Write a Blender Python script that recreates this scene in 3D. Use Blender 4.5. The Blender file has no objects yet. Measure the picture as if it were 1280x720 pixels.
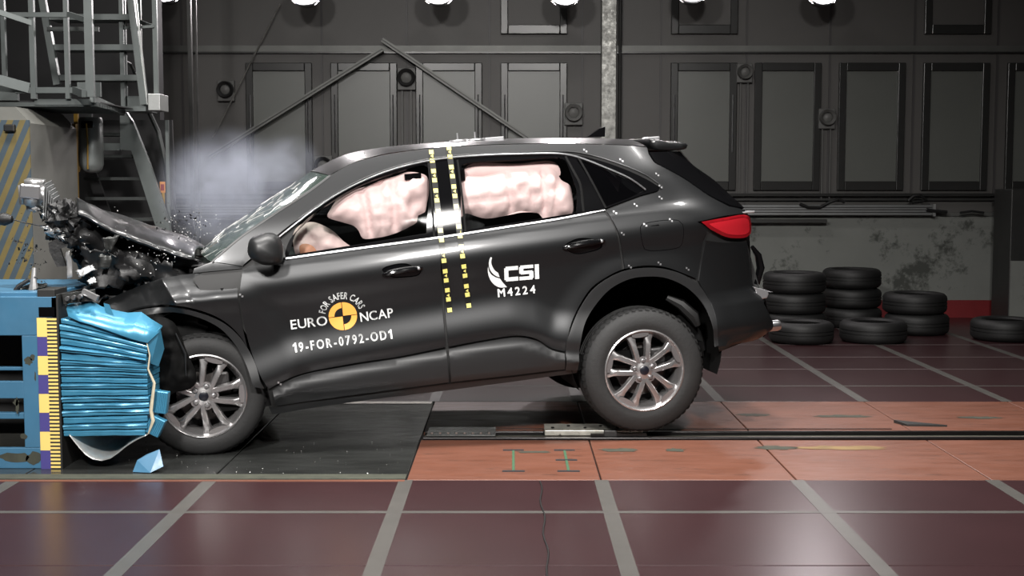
import bpy, bmesh, math, random
from mathutils import Vector, Matrix, noise, geometry
R = random.Random(7)
S = bpy.context.scene
COL = S.collection

# ------------------------------------------------------------------ camera, world, lights, exposure
EYE = 1.536; FPX = 1600.0; PITCH = math.atan(128/FPX)
cam = bpy.data.objects.new('camera', bpy.data.cameras.new('camera')); COL.objects.link(cam)
cam.location = (0, 0, EYE); cam.rotation_euler = (math.pi/2-PITCH, 0, 0)
cam.data.sensor_width = 36; cam.data.lens = FPX/1280*36; cam.data.clip_end = 200
S.camera = cam
wd = bpy.data.worlds.new('hall_air'); S.world = wd; wd.use_nodes = True
wd.node_tree.nodes['Background'].inputs[0].default_value = (.55, .58, .62, 1)
wd.node_tree.nodes['Background'].inputs[1].default_value = .035
S.view_settings.view_transform = 'Standard'; S.view_settings.look = 'None'
S.view_settings.gamma = 1; S.view_settings.use_curve_mapping = False
S.view_settings.exposure = 0.0

def area(name, loc, target, size, watts, color=(1, .97, .94), sizey=None, spread=180):
    l = bpy.data.lights.new(name, 'AREA'); l.energy = watts; l.color = color; l.size = size
    if sizey: l.shape = 'RECTANGLE'; l.size_y = sizey
    l.spread = math.radians(spread)
    o = bpy.data.objects.new(name, l); COL.objects.link(o); o.location = loc
    o.rotation_euler = (Vector(target)-Vector(loc)).to_track_quat('-Z', 'Y').to_euler()
    return o
# overhead flood bank above the test area
for x, k in ((-3.3, .8), (-1.3, 1), (.7, 1), (2.7, 1)):
    area('overhead_flood', (x, 6.9, 6.2), (x, 7.3, 0), .6, 105*k, spread=105)
for x, k in ((-2.3, .7), (.3, 1)):
    area('overhead_flood', (x, 10.4, 6.2), (x, 10.2, 0), .7, 64*k, spread=150)
# flood lamps on the camera side of the runway
area('side_flood', (-2.2, 1.0, 5.0), (-1.3, 7.4, .7), .6, 150, spread=80)
area('side_flood', (1.0, 1.0, 5.0), (.5, 7.4, .7), .6, 150, spread=80)

def at(px, py, Y):
    """the point at depth Y that lies in the direction of a picture coordinate"""
    u = (px-640)/FPX; v = -(py-360)/FPX; c, s = math.cos(PITCH), math.sin(PITCH)
    d = Vector((u, c+v*s, -s+v*c)); return Vector((0, 0, EYE))+d*(Y/d.y)

# ------------------------------------------------------------------ helpers
def setp(o, label=None, cat=None, group=None, kind=None):
    if label: o['label'] = label
    if cat: o['category'] = cat
    if group: o['group'] = group
    if kind: o['kind'] = kind
    return o
def empty(name, loc=(0, 0, 0), rz=0.0, parent=None):
    o = bpy.data.objects.new(name, None); COL.objects.link(o); o.location = loc; o.rotation_euler = (0, 0, rz)
    o.empty_display_size = .1
    if parent: o.parent = parent
    return o
def mesh(name, vs, fs, mat=None, parent=None, smooth=False, sharp=None, loc=None):
    me = bpy.data.meshes.new(name); me.from_pydata([tuple(v) for v in vs], [], fs); me.update()
    if smooth:
        me.polygons.foreach_set('use_smooth', [True]*len(me.polygons))
        if sharp is not None: me.set_sharp_from_angle(angle=math.radians(sharp))
    if mat: me.materials.append(mat)
    return link(name, me, parent, loc)
def link(name, me, parent=None, loc=None):
    o = bpy.data.objects.new(name, me); COL.objects.link(o)
    if parent: o.parent = parent
    if loc is not None: o.location = loc
    return o
class MB:
    """collects shapes into one mesh"""
    def __init__(s): s.v = []; s.f = []
    def add(s, vs, fs):
        n = len(s.v); s.v += [tuple(v) for v in vs]; s.f += [tuple(i+n for i in f) for f in fs]; return s
    def box(s, a, b, bev=0.0):
        x0, y0, z0 = a; x1, y1, z1 = b
        if bev <= 0:
            return s.add([(x0,y0,z0),(x1,y0,z0),(x1,y1,z0),(x0,y1,z0),(x0,y0,z1),(x1,y0,z1),(x1,y1,z1),(x0,y1,z1)],
                         [(3,2,1,0),(4,5,6,7),(0,1,5,4),(1,2,6,5),(2,3,7,6),(3,0,4,7)])
        bm = bmesh.new(); bmesh.ops.create_cube(bm, size=1)
        for v in bm.verts: v.co = Vector(((x0+x1)/2+v.co.x*(x1-x0), (y0+y1)/2+v.co.y*(y1-y0), (z0+z1)/2+v.co.z*(z1-z0)))
        bmesh.ops.bevel(bm, geom=bm.edges[:], offset=bev, segments=2, affect='EDGES', profile=.5)
        bm.verts.index_update(); s.add([v.co[:] for v in bm.verts], [[v.index for v in f.verts] for f in bm.faces]); bm.free(); return s
    def bar(s, a, b, w, h, up=(0, 0, 1)):
        a, b = Vector(a), Vector(b); d = (b-a).normalized(); up = Vector(up)
        sx = d.cross(up)
        if sx.length < 1e-4: sx = d.cross(Vector((0, 1, 0)))
        sx.normalize(); sz = sx.cross(d).normalized()
        q = [(-w/2,-h/2),(w/2,-h/2),(w/2,h/2),(-w/2,h/2)]
        return s.add([p+sx*i+sz*j for p in (a, b) for i, j in q], [(3,2,1,0),(4,5,6,7),(0,1,5,4),(1,2,6,5),(2,3,7,6),(3,0,4,7)])
    def tube(s, pts, r, n=10, cap=True):
        pts = [Vector(p) for p in pts]; rs = r if isinstance(r, (list, tuple)) else [r]*len(pts)
        d0 = (pts[1]-pts[0]).normalized(); ref = Vector((0, 0, 1)) if abs(d0.z) < .9 else Vector((1, 0, 0))
        nx = d0.cross(ref).normalized(); vs = []; fs = []
        for i, p in enumerate(pts):
            d = (pts[min(i+1, len(pts)-1)]-pts[max(i-1, 0)]).normalized()
            nx = (nx-d*nx.dot(d)).normalized(); ny = d.cross(nx)
            for k in range(n):
                a = 2*math.pi*k/n; vs.append(p+(nx*math.cos(a)+ny*math.sin(a))*rs[i])
        for i in range(len(pts)-1):
            for k in range(n):
                k2 = (k+1) % n; fs.append((i*n+k, i*n+k2, (i+1)*n+k2, (i+1)*n+k))
        if cap: fs.append(tuple(range(n-1, -1, -1))); fs.append(tuple((len(pts)-1)*n+k for k in range(n)))
        return s.add(vs, fs)
    def lathe(s, prof, n=48, axis='y', closed=False, a0=0.0, a1=2*math.pi):
        """prof: (radius, along axis)"""
        full = abs(a1-a0-2*math.pi) < 1e-6; m = n if full else n+1; vs = []; fs = []
        for k in range(m):
            a = a0+(a1-a0)*k/n; c, t = math.cos(a), math.sin(a)
            for r, y in prof: vs.append({'y': (r*c, y, r*t), 'z': (r*c, r*t, y), 'x': (y, r*c, r*t)}[axis])
        q = len(prof)
        for k in range(n):
            k2 = (k+1) % m
            for j in range(q if closed else q-1):
                j2 = (j+1) % q; fs.append((k*q+j, k*q+j2, k2*q+j2, k2*q+j))
        return s.add(vs, fs)
    def prism(s, poly, d, y0=0.0):
        """poly of (x, z), extruded along y from y0 to y0+d"""
        n = len(poly); vs = [(x, y0, z) for x, z in poly]+[(x, y0+d, z) for x, z in poly]
        return s.add(vs, [tuple(range(n)), tuple(range(2*n-1, n-1, -1))]+[(i, i+n, (i+1) % n+n, (i+1) % n) for i in range(n)])
    def grid(s, fn, nu, nv):
        vs = [fn(i/nu, j/nv) for i in range(nu+1) for j in range(nv+1)]
        return s.add(vs, [(i*(nv+1)+j, (i+1)*(nv+1)+j, (i+1)*(nv+1)+j+1, i*(nv+1)+j+1) for i in range(nu) for j in range(nv)])
    def build(s, name, mat=None, parent=None, smooth=False, sharp=35, loc=None): return mesh(name, s.v, s.f, mat, parent, smooth, sharp, loc)

# ------------------------------------------------------------------ materials
def lin(c): return tuple((v/255/12.92 if v/255 <= .04045 else ((v/255+.055)/1.055)**2.4) for v in c)
MATS = {}
def mat(name, rgb, rough=.5, metal=0.0, spec=.5, coat=0.0, var=0.0, scale=6.0, bump=0.0, bscale=40.0, wear=None, wcov=.6, wscale=3.0, trans=0.0, alpha=1.0, emit=None, estr=0.0, stretch=(1, 1, 1), rvar=0.0, sheen=0.0):
    m = bpy.data.materials.new(name); m.use_nodes = True; nt = m.node_tree; b = nt.nodes['Principled BSDF']
    col = (*lin(rgb), 1); b.inputs['Base Color'].default_value = col
    b.inputs['Roughness'].default_value = rough; b.inputs['Metallic'].default_value = metal
    b.inputs['Specular IOR Level'].default_value = spec; b.inputs['Coat Weight'].default_value = coat; b.inputs['Coat Roughness'].default_value = .10
    b.inputs['Transmission Weight'].default_value = trans; b.inputs['Alpha'].default_value = alpha
    if emit: b.inputs['Emission Color'].default_value = (*lin(emit), 1); b.inputs['Emission Strength'].default_value = estr
    tc = nt.nodes.new('ShaderNodeTexCoord'); mp = nt.nodes.new('ShaderNodeMapping'); mp.inputs['Scale'].default_value = stretch
    nt.links.new(tc.outputs['Object'], mp.inputs['Vector'])
    def nz(sc, det=5, rg=.6):
        t = nt.nodes.new('ShaderNodeTexNoise'); t.inputs['Scale'].default_value = sc; t.inputs['Detail'].default_value = det; t.inputs['Roughness'].default_value = rg
        nt.links.new(mp.outputs[0], t.inputs['Vector']); return t
    def ramp(src, a, b_):
        r = nt.nodes.new('ShaderNodeMapRange'); r.inputs['From Min'].default_value = a; r.inputs['From Max'].default_value = b_
        nt.links.new(src, r.inputs['Value']); return r
    src = None
    if var > 0:
        t = nz(scale); mx = nt.nodes.new('ShaderNodeMix'); mx.data_type = 'RGBA'
        mx.inputs[6].default_value = tuple(c*(1-var) for c in col[:3])+(1,); mx.inputs[7].default_value = tuple(min(1, c*(1+var)) for c in col[:3])+(1,)
        r = ramp(t.outputs['Fac'], .3, .7); nt.links.new(r.outputs[0], mx.inputs[0]); src = mx.outputs[2]
    if wear:
        t = nz(wscale, 9, .72); r = ramp(t.outputs['Fac'], wcov, wcov+.08)
        mx = nt.nodes.new('ShaderNodeMix'); mx.data_type = 'RGBA'
        if src: nt.links.new(src, mx.inputs[6])
        else: mx.inputs[6].default_value = col
        mx.inputs[7].default_value = (*lin(wear), 1); nt.links.new(r.outputs[0], mx.inputs[0]); src = mx.outputs[2]
    if src: nt.links.new(src, b.inputs['Base Color'])
    if rvar > 0:
        t = nz(scale*1.7); r = ramp(t.outputs['Fac'], .3, .7); r.inputs['To Min'].default_value = max(.02, rough-rvar); r.inputs['To Max'].default_value = min(1, rough+rvar)
        nt.links.new(r.outputs[0], b.inputs['Roughness'])
    if bump > 0:
        t = nz(bscale, 4); bp = nt.nodes.new('ShaderNodeBump'); bp.inputs['Strength'].default_value = bump; bp.inputs['Distance'].default_value = .01
        nt.links.new(t.outputs['Fac'], bp.inputs['Height']); nt.links.new(bp.outputs[0], b.inputs['Normal'])
    MATS[name] = m; return m
M = MATS
mat('maroon', (47, 28, 30), .30, spec=.45, var=.10, scale=1.6)
mat('orange_plate', (98, 61, 47), .42, var=.14, scale=2.0, wear=(60, 42, 34), wcov=.575, wscale=3.0, stretch=(1, 4, 1), rvar=.1)
mat('black_plate', (40, 41, 40), .16, spec=.55, var=.3, scale=3, wear=(58, 60, 58), wcov=.66, wscale=4, stretch=(1, 3, 1), rvar=.08)
mat('subfloor', (20, 18, 18), .8)
mat('white_paint', (70, 68, 65), .4, var=.12, scale=7, wear=(76, 62, 62), wcov=.66, wscale=9)
mat('faint_paint', (78, 68, 68), .45, var=.15, scale=8)
mat('rail_steel', (32, 30, 30), .3, metal=.7, var=.2, scale=10)
mat('rail_bright', (120, 108, 104), .35, metal=.6, var=.3, scale=8, stretch=(1, 6, 1))
mat('plate_steel', (150, 148, 140), .45, metal=.6, var=.35, scale=14, wear=(50, 48, 45), wcov=.6, wscale=16)
mat('green_tape', (54, 84, 60), .6, var=.1)
mat('ochre_mark', (112, 90, 54), .55, var=.25, scale=9)
mat('concrete_white', (112, 114, 110), .75, var=.07, scale=3, wear=(62, 64, 60), wcov=.55, wscale=2.0)
mat('stripe_red', (110, 24, 28), .5, var=.1, scale=4)
mat('cladding', (78, 76, 74), .55, var=.07, scale=1.2)
mat('cladding_dark', (62, 60, 60), .5, var=.06, scale=2)
mat('window_frame', (48, 48, 47), .28, metal=.2, var=.08)
mat('window_pane', (92, 94, 90), .35, var=.05, scale=1.5)
mat('galvanised', (132, 132, 128), .42, metal=.55, var=.4, scale=16, rvar=.12)
mat('aluminium', (140, 142, 142), .4, metal=.7, var=.08)
mat('dark_steel', (56, 56, 55), .45, metal=.5, var=.1)
mat('brace_steel', (96, 97, 94), .45, metal=.4, var=.12, scale=5)
mat('cable_black', (20, 20, 20), .5)
mat('speaker_plate', (88, 88, 86), .5, var=.05)
mat('speaker_ring', (34, 34, 34), .5)
mat('speaker_cone', (105, 105, 103), .5)
mat('hall_dark', (34, 34, 35), .7, var=.1)
mat('rubber', (21, 21, 21), 0.7, var=.22, scale=9, bump=.15, bscale=60)
mat('rubber_old', (12, 12, 12), 0.6, var=.25, scale=7)
mat('stair_steel', (94, 99, 98), .42, metal=.45, var=.1, scale=6)
mat('stair_dark', (52, 55, 54), .5, metal=.3, var=.1, scale=6)
mat('block_grey', (104, 104, 99), .7, var=.1, scale=3, wear=(98, 98, 94), wcov=.62)
mat('stripe_yellow', (100, 88, 50), .6, var=.12, scale=6, wear=(96, 92, 70), wcov=.64, wscale=10)
mat('stripe_blue', (56, 70, 80), .6, var=.12, scale=6, wear=(60, 70, 76), wcov=.64, wscale=10)
mat('barrier_blue', (58, 102, 130), .42, var=.08, scale=5, wear=(94, 100, 92), wcov=.70, wscale=9, rvar=.1)
mat('barrier_rust', (52, 54, 44), .7, var=.3, scale=12)
mat('honeycomb_blue', (62, 126, 156), .3, metal=.25, var=.08, scale=8, bump=.12, bscale=14)
mat('alu_sheet', (196, 198, 196), .3, metal=.75, var=.08, bump=.2, bscale=6)
mat('adhesive_cream', (176, 168, 146), .7, var=.15, scale=20)
mat('ruler_yellow', (226, 196, 112), .5); mat('ruler_purple', (66, 60, 122), .5); mat('ruler_black', (36, 40, 44), .5)
mat('paint', (27, 28, 29), 0.38, metal=.5, spec=.5, coat=.55)
mat('paint_inner', (12, 12, 12), .7)
mat('clad_plastic', (20, 21, 22), 0.45, var=.05)
mat('gloss_black', (8, 8, 9), .1, spec=.5)
mat('matte_black', (6, 6, 6), .6, spec=.08)
mat('liner', (12, 12, 12), .8, spec=.15, var=.2)
mat('chrome', (205, 206, 208), 0.3, metal=1.0)
mat('silver_trim', (190, 190, 192), .3, metal=.85)
mat('rim_silver', (172, 170, 170), .27, metal=.85)
mat('rim_dark', (74, 73, 73), .4, metal=.7)
mat('brake_disc', (92, 88, 86), .4, metal=.7)
mat('cap_navy', (16, 18, 26), .3)
mat('airbag', (224, 192, 192), .8, var=.03, scale=8, bump=.25, bscale=9)
mat('airbag_dim', (226, 194, 186), .85, var=.1, scale=6, bump=.3, bscale=10)
mat('tan_skin', (176, 120, 96), .6, var=.1)
mat('seat_cloth', (24, 24, 26), .9)
mat('decal_white', (205, 207, 206), .45); mat('decal_yellow', (224, 158, 72), .45)
mat('tape_yellow', (200, 190, 108), .35); mat('tape_black', (16, 16, 14), .3)
mat('tail_red', (120, 14, 22), .12, spec=.6, coat=.6)
mat('tail_red_bright', (170, 30, 40), .2, emit=(200, 30, 40), estr=.0)
mat('clear_lens', (205, 206, 206), .1, spec=.7)
mat('scrap_dark', (11, 11, 12), 0.55, var=.5, scale=20, bump=.4, bscale=22)
mat('scrap_grey', (52, 53, 52), .38, metal=.6, var=.35, scale=16, bump=.4, bscale=18)
mat('suspension', (16, 16, 16), .6, var=.3, scale=9)
mat('scrap_silver', (178, 178, 178), .3, metal=.7, var=.2, scale=10)
mat('scrap_white', (214, 214, 212), .4)
mat('lamp_body', (60, 60, 60), .5, metal=.3)
mat('lamp_lens', (255, 250, 248), .3, emit=(255, 246, 246), estr=5.0)
mat('canister', (132, 136, 134), .38, metal=.5, var=.08)
mat('gold', (150, 118, 50), .4, metal=.5)
mat('hazard_orange', (170, 110, 50), .5)
def glass(name, rgb, tint, refl, ior=1.45):
    m = bpy.data.materials.new(name); m.use_nodes = True; nt = m.node_tree; n = nt.nodes; n.remove(n['Principled BSDF'])
    tr = n.new('ShaderNodeBsdfTransparent'); tr.inputs[0].default_value = (*lin(tint), 1)
    gl = n.new('ShaderNodeBsdfGlossy'); gl.inputs['Roughness'].default_value = .05; gl.inputs['Color'].default_value = (.9, .9, .9, 1)
    df = n.new('ShaderNodeBsdfDiffuse'); df.inputs[0].default_value = (*lin(rgb), 1)
    fr = n.new('ShaderNodeFresnel'); fr.inputs[0].default_value = ior
    m1 = n.new('ShaderNodeMixShader'); m2 = n.new('ShaderNodeMixShader')
    m1.inputs[0].default_value = refl; nt.links.new(tr.outputs[0], m1.inputs[1]); nt.links.new(df.outputs[0], m1.inputs[2])
    nt.links.new(fr.outputs[0], m2.inputs[0]); nt.links.new(m1.outputs[0], m2.inputs[1]); nt.links.new(gl.outputs[0], m2.inputs[2])
    nt.links.new(m2.outputs[0], n['Material Output'].inputs[0]); MATS[name] = m; return m
glass('side_glass', (30, 30, 30), (235, 238, 236), .02, 1.12)
glass('dark_glass', (12, 12, 14), (70, 72, 76), .25)
glass('screen_glass', (120, 142, 132), (190, 208, 199), .14, 1.3)
# ------------------------------------------------------------------ the hall: floor
LX = [-.555+1.022*k for k in range(-6, 9)]               # lengthwise floor lines
ROWS_FRONT = [3.55, 4.3, 5.084, 5.939, 6.598]
ROWS_BACK = [9.038, 9.751, 10.654, 11.413, 12.306, 13.1, 13.95, 14.86]
floor = MB().box((-9, -1.5, -.12), (11, 16, -.02)).build('floor', M['subfloor'])
setp(floor, 'maroon painted test hall floor with white grid lines', kind='structure')
def slabs(name, x0, x1, y0, y1, m, parent=floor, g=.004, z=0.0, cache={}):
    k = (name, round(x1-x0, 4), round(y1-y0, 4), m.name)
    if k not in cache:
        w, d = x1-x0-2*g, y1-y0-2*g; e = .003; mb = MB()
        a = [(0,0),(w,0),(w,d),(0,d)]; b = [(e,e),(w-e,e),(w-e,d-e),(e,d-e)]
        mb.add([(x,y,-.02) for x,y in a]+[(x,y,-e) for x,y in a]+[(x,y,0) for x,y in b],
               [(i,(i+1)%4,4+(i+1)%4,4+i) for i in range(4)]+[(4+i,4+(i+1)%4,8+(i+1)%4,8+i) for i in range(4)]+[(8,9,10,11)])
        me = bpy.data.meshes.new(name); me.from_pydata(mb.v, [], mb.f); me.materials.append(m); cache[k] = me
    return link(name, cache[k], parent, (x0+g, y0+g, z))
for i in range(len(LX)-1):
    x0, x1 = LX[i], LX[i+1]
    for rows in (ROWS_FRONT, ROWS_BACK):
        for y0, y1 in zip(rows, rows[1:]):
            if abs((x0+x1)/2) < .4*y1+1.2+.6: slabs('floor_slab', x0, x1, y0, y1, M['maroon'])
    if x1 < -.5:
        if x1 > -5: slabs('black_floor_plate', x0, x1, 6.598, 9.038, M['black_plate'])
    else:
        if x0 < 4.3:
            slabs('orange_floor_plate', x0, x1, 6.598, 7.655, M['orange_plate'])
            slabs('orange_floor_plate', x0, x1, 7.90, 9.038, M['orange_plate'])
# slab side strip outside the detailed rows
MB().box((-9, -1.5, -.02), (11, 3.55, -.002)).build('floor_slab', M['maroon'], floor)
# painted lines
for x in LX:
    if abs(x) < 3.6: MB().box((x-.037, 3.6, -.001), (x+.037, 6.595, .0012)).build('floor_line', M['white_paint'], floor)
    if x > -4.2 and x < 6.3: MB().box((x-.037, 9.04, -.001), (x+.037, 13.9, .0012)).build('floor_line', M['white_paint'], floor)
MB().box((-4.6, 5.915, -.001), (4.6, 5.955, .0014)).build('floor_line', M['white_paint'], floor)
MB().box((-4, 9.738, -.001), (6.4, 9.766, .0014)).build('floor_line', M['white_paint'], floor)
for y in (10.654, 11.413, 12.306): MB().box((-4, y-.014, -.001), (6.8, y+.012, .0014)).build('floor_line', M['faint_paint'], floor)
# orange edge strip in front of the black plates
MB().box((-5, 6.560, -.001), (-.56, 6.596, .002)).build('floor_edge_strip', M['orange_plate'], floor)
MB().box((-5, 6.61, -.001), (-.56, 6.72, .004)).build('floor_edge_strip', M['barrier_rust'], floor)
MB().box((-2.3, 8.94, -.001), (-.57, 9.03, .003)).build('floor_edge_strip', M['plate_steel'], floor)

# tow rail let into the orange plates
tow = empty('tow_rail', (0, 7.78, 0)); setp(tow, 'twin dark steel tow rail set in the orange runway plates', 'rail')
MB().box((-.54, -.115, -.018), (6.5, .115, -.012)).build('rail_bed', M['barrier_rust'], tow)
for y0, y1 in ((-.118, -.082), (.075, .112)): MB().box((-.54, y0, -.012), (6.5, y1, .012), .003).build('rail', M['rail_steel'], tow)
MB().box((-.54, -.075, -.012), (6.5, -.03, .004)).build('guide_strip', M['rail_bright'], tow)
MB().box((-.1, .21, -.001), (2.4, .225, .004)).build('edge_joint', M['rail_steel'], tow)
# coupling plate of the tow carriage under the rear wheel
tp = empty('tow_carriage', (.20, 7.75, 0)); setp(tp, 'worn silver steel tow carriage lying on the rail under the rear wheel', 'carriage')
MB().box((0, -.02, .012), (.60, .20, .045), .004).build('plate', M['plate_steel'], tp)
MB().box((.28, -.05, .012), (.62, -.022, .03)).build('front_bar', M['rail_steel'], tp)
MB().box((.36, -.056, .01), (.44, -.03, .05), .004).build('clamp', M['cable_black'], tp)
for k in range(6): MB().lathe([(0, .053), (.009, .053), (.011, .045)], 8, 'z').build('bolt', M['rail_steel'], tp, loc=(.05+.1*k, .05+.06*(k % 2), 0))
rc = empty('rail_cover', (-.52, 7.69, 0)); setp(rc, 'dark steel cover plate with a row of bolts over the tow rail', 'cover')
MB().box((0, 0, .012), (.42, .26, .024), .003).build('plate', M['black_plate'], rc)
for k in range(8): MB().lathe([(0, .030), (.007, .030), (.009, .024)], 8, 'z').build('bolt', M['rail_bright'], rc, loc=(.03+.05*k, .05, 0))
for dx, lab in ((.008, 'green tape strip on the orange plate ahead of the rear wheel'), (.305, 'green tape strip with three black tabs on the orange plate')):
    t = empty('tape_mark', (dx, 6.80, 0)); setp(t, lab, 'tape', 'green tape marks on the runway')
    MB().box((-.007, 0, .0005), (.007, .56, .003)).build('strip', M['green_tape'], t)
    for k in ((0, .55) if dx < .1 else (0, .28, .55)): MB().box((-.06, k-.012, .0005), (.06, k+.012, .004)).build('tab', M['ruler_black'], t)
def patch(name, cx, cy, rx, ry, m, label, n=22, seed=1):
    rr = random.Random(seed); vs = [(cx, cy, .0018)]
    for k in range(n):
        a = 2*math.pi*k/n; f = .7+.5*rr.random(); vs.append((cx+rx*f*math.cos(a), cy+ry*f*math.sin(a), .0018))
    return mesh(name, vs, [(0, 1+k, 1+(k+1) % n) for k in range(n)], m, floor)
patch('paint_mark', 1.95, 7.42, .28, .06, M['ochre_mark'], '', seed=3)
for sx, sy, rx, ry, sd in ((.62, 7.35, .11, .05, 5), (1.55, 7.42, .12, .06, 6), (.95, 7.35, .06, .05, 8), (2.2, 8.45, .2, .05, 9), (1.62, 8.5, .12, .05, 12), (.12, 7.3, .1, .03, 13), (3.1, 8.4, .15, .04, 15)):
    patch('paint_mark', sx, sy, rx, ry, M['barrier_rust'], '', seed=sd)
tw = MB().add([(2.48, 8.22, .0), (2.78, 8.08, .0), (2.53, 8.10, .0), (2.48, 8.22, .02), (2.78, 8.08, .012), (2.53, 8.10, .012)], [(0,1,4,3),(1,2,5,4),(2,0,3,5),(3,4,5)]).build('metal_wedge', M['dark_steel'])
setp(tw, 'thin grey metal wedge lying on the orange plate behind the rail', 'wedge')
# loose cable on the floor under the sill
cb = MB().tube([at(325, 500, 9.2), at(375, 511, 9.05), at(440, 510, 9.05), at(490, 504, 9.15), at(530, 494, 9.4)], .006, 6).build('floor_cable', M['cable_black'])
for v in cb.data.vertices: v.co.z = .007
cb.data.update(); setp(cb, 'thin black cable lying on the floor beyond the car sill', 'cable')
dc = MB().tube([(.145+.008*math.sin(k*1.1), 6.55-.1*k, .004) for k in range(22)], .004, 6).build('floor_cable', M['cable_black'])
setp(dc, 'thin dark cable running over the maroon floor toward the camera', 'cable')

# ------------------------------------------------------------------ back wall
YW = 14.87
wb = MB().box((-9, YW, .0), (11, YW+.4, 1.185)).build('wall_back', M['concrete_white']); setp(wb, 'scuffed pale concrete lower wall', kind='structure')
MB().box((-9, YW-.012, .0), (11, YW, .205)).build('red_band', M['stripe_red'], wb)
MB().box((-9, YW-.03, 1.185), (11, YW+.1, 1.225)).build('wall_cap', M['brace_steel'], wb)
wu = MB().box((-9, YW+.1, 1.2), (11, YW+.3, 7.5)).build('wall_upper', M['cladding']); setp(wu, 'grey metal clad upper wall of the hall', kind='structure')
s = (YW+.1)/FPX
def wx(px): return (px-640)*s
def wz(py): return EYE-(py-232)*s
MB().box((-9, YW+.06, wz(68)), (11, YW+.1, wz(60))).build('cladding_rail', M['brace_steel'], wu)
MB().box((-9, YW+.05, wz(69.5)), (11, YW+.1, wz(67.5))).build('cladding_seam', M['window_frame'], wu)
for px in (232, 405, 510, 612, 727, 776, 824, 930, 1033, 1137, 1240): MB().box((wx(px)-.012, YW+.088, 1.3), (wx(px)+.012, YW+.1, 6)).build('cladding_seam', M['cladding_dark'], wu)
MB().box((-9, YW+.0, wz(245)), (11, YW+.1, wz(241.5))).build('wall_rail', M['window_frame'], wu)
MB().box((-9, YW+.03, wz(250.5)), (11, YW+.1, wz(248)), ).build('wall_rail', M['dark_steel'], wu)
trk = empty('cable_tray', (wx(935), YW-.135, wz(262))); setp(trk, 'long grey aluminium cable tray along the back wall behind the tyres', 'tray')
L = wx(1157)-wx(935)
MB().box((-7.5, 0, -.06), (L, .10, .06), .006).build('tray', M['aluminium'], trk)
for dz in (-.025, .005, .032): MB().box((-7.5, -.008, dz-.004), (L-.01, .004, dz+.004)).build('groove', M['dark_steel'], trk)
MB().box((L, -.01, -.07), (L+.03, .1, .07)).build('end_cap', M['alu_sheet'], trk)
MB().box((-7.5, -.01, -.145), (wx(1027)-wx(935), .06, -.105)).build('lower_strip', M['dark_steel'], trk)
def wall_cable(pts, r, lab):
    o = MB().tube([at(x, y, YW-.165) for x, y in pts], r, 8).build('wall_cable', M['cable_black'], smooth=True); setp(o, lab, 'cable', 'cables on the back wall')
wall_cable([(1000, 255), (1010, 259), (1025, 259), (1037, 253), (1048, 249), (1056, 253)], .018, 'thick black cable drooping over the cable tray')
wall_cable([(1135, 251), (1142, 245), (1150, 244), (1158, 250), (1150, 252), (1140, 253)], .02, 'coiled black cable at the end of the cable tray')
wall_cable([(1158, 262), (1170, 264), (1184, 265)], .018, 'black cable end sticking out past the tray')
wall_cable([(1200, 266), (1215, 264), (1230, 266)], .014, 'short black cable lying on the wall ledge')

# windows: dark framed panes in two rows
WL = [None, 'behind the smoke with a brace across it', 'just before the middle round speaker', 'just past the middle round speaker', 'beside the pale speaker by the pillar', 'directly above the car spoiler', 'above the drooping cable next to the tail', 'between the low speaker and the coiled cable', 'above the coiled cable end', 'cut off by the picture edge', 'in the upper row before the pillar', 'in the upper row past the pillar', 'in the upper row over the tyres']
def win(n, px0, px1, z0, z1, pm='window_pane'):
    x0, x1 = wx(px0), wx(px1); f = .085; w = empty('window_%d' % n, ((x0+x1)/2, YW+.1, z0)); hw = (x1-x0)/2; h = z1-z0
    setp(w, 'dark framed window '+WL[n], kind='structure')
    fr = MB()
    fr.box((-hw, -.05, 0), (-hw+f, 0, h), .008).box((hw-f, -.05, 0), (hw, 0, h), .008).box((-hw+f, -.05, 0), (hw-f, 0, f*1.25), .008).box((-hw+f, -.05, h-f*1.1), (hw-f, 0, h), .008)
    fr.build('window_frame', M['window_frame'], w)
    MB().box((-hw+f, -.02, f), (hw-f, -.004, h-f)).build('window_pane', M[pm], w)
    for sx in (-1, 1): MB().tube([(sx*(hw-f*.55), -.054, h*.3), (sx*(hw-f*.55), -.054, h*.75)], .008, 6).build('frame_bead', M['chrome'], w) if n < 6 else None
n = 0
for px in (311, 416, 521, 626, 836, 940, 1044, 1148, 1252):
    n += 1; win(n, px, px+82, wz(238), wz(81))
for px in (626, 836, 1148):
    n += 1; win(n, px, px+82, wz(46), wz(-110), 'cladding')
# steel pillar
pil = empty('steel_pillar', (wx(758.5), YW-.05, 0)); setp(pil, 'mottled galvanised steel pillar rising behind the car roof', 'pillar')
MB().box((-.085, -.02, 0), (.085, .10, 7), .006).build('flange', M['galvanised'], pil)
MB().box((-.05, .1, 0), (.05, .15, 7)).build('web', M['dark_steel'], pil)
MB().tube([(.135, .05, 0), (.135, .05, 7)], .018, 8).build('conduit', M['dark_steel'], pil)
# diagonal braces
for a, b, w, lab in (((262, 196), (478, 62), .09, 'grey diagonal wall brace rising toward the middle lamp'), ((478, 50), (668, 178), .085, 'grey diagonal wall brace falling toward the car roof')):
    p, q = at(*a, YW-.04), at(*b, YW-.04); o = MB().bar(p, q, .05, w, up=(0, -1, 0)).build('diagonal_brace', M['brace_steel']); setp(o, lab, 'brace')
    bb = MB().bar(p+Vector((0, -.035, .0)), q+Vector((0, -.035, .0)), .012, w*.35, up=(0, -1, 0)).build('rib', M['dark_steel']); bb.parent = o
o = MB().tube([at(266, 172, YW+.02), at(350, 5, YW+.02)], .009, 6).build('stay_wire', M['galvanised']); setp(o, 'thin steel stay wire slanting up the wall at the stairs', 'wire')
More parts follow.
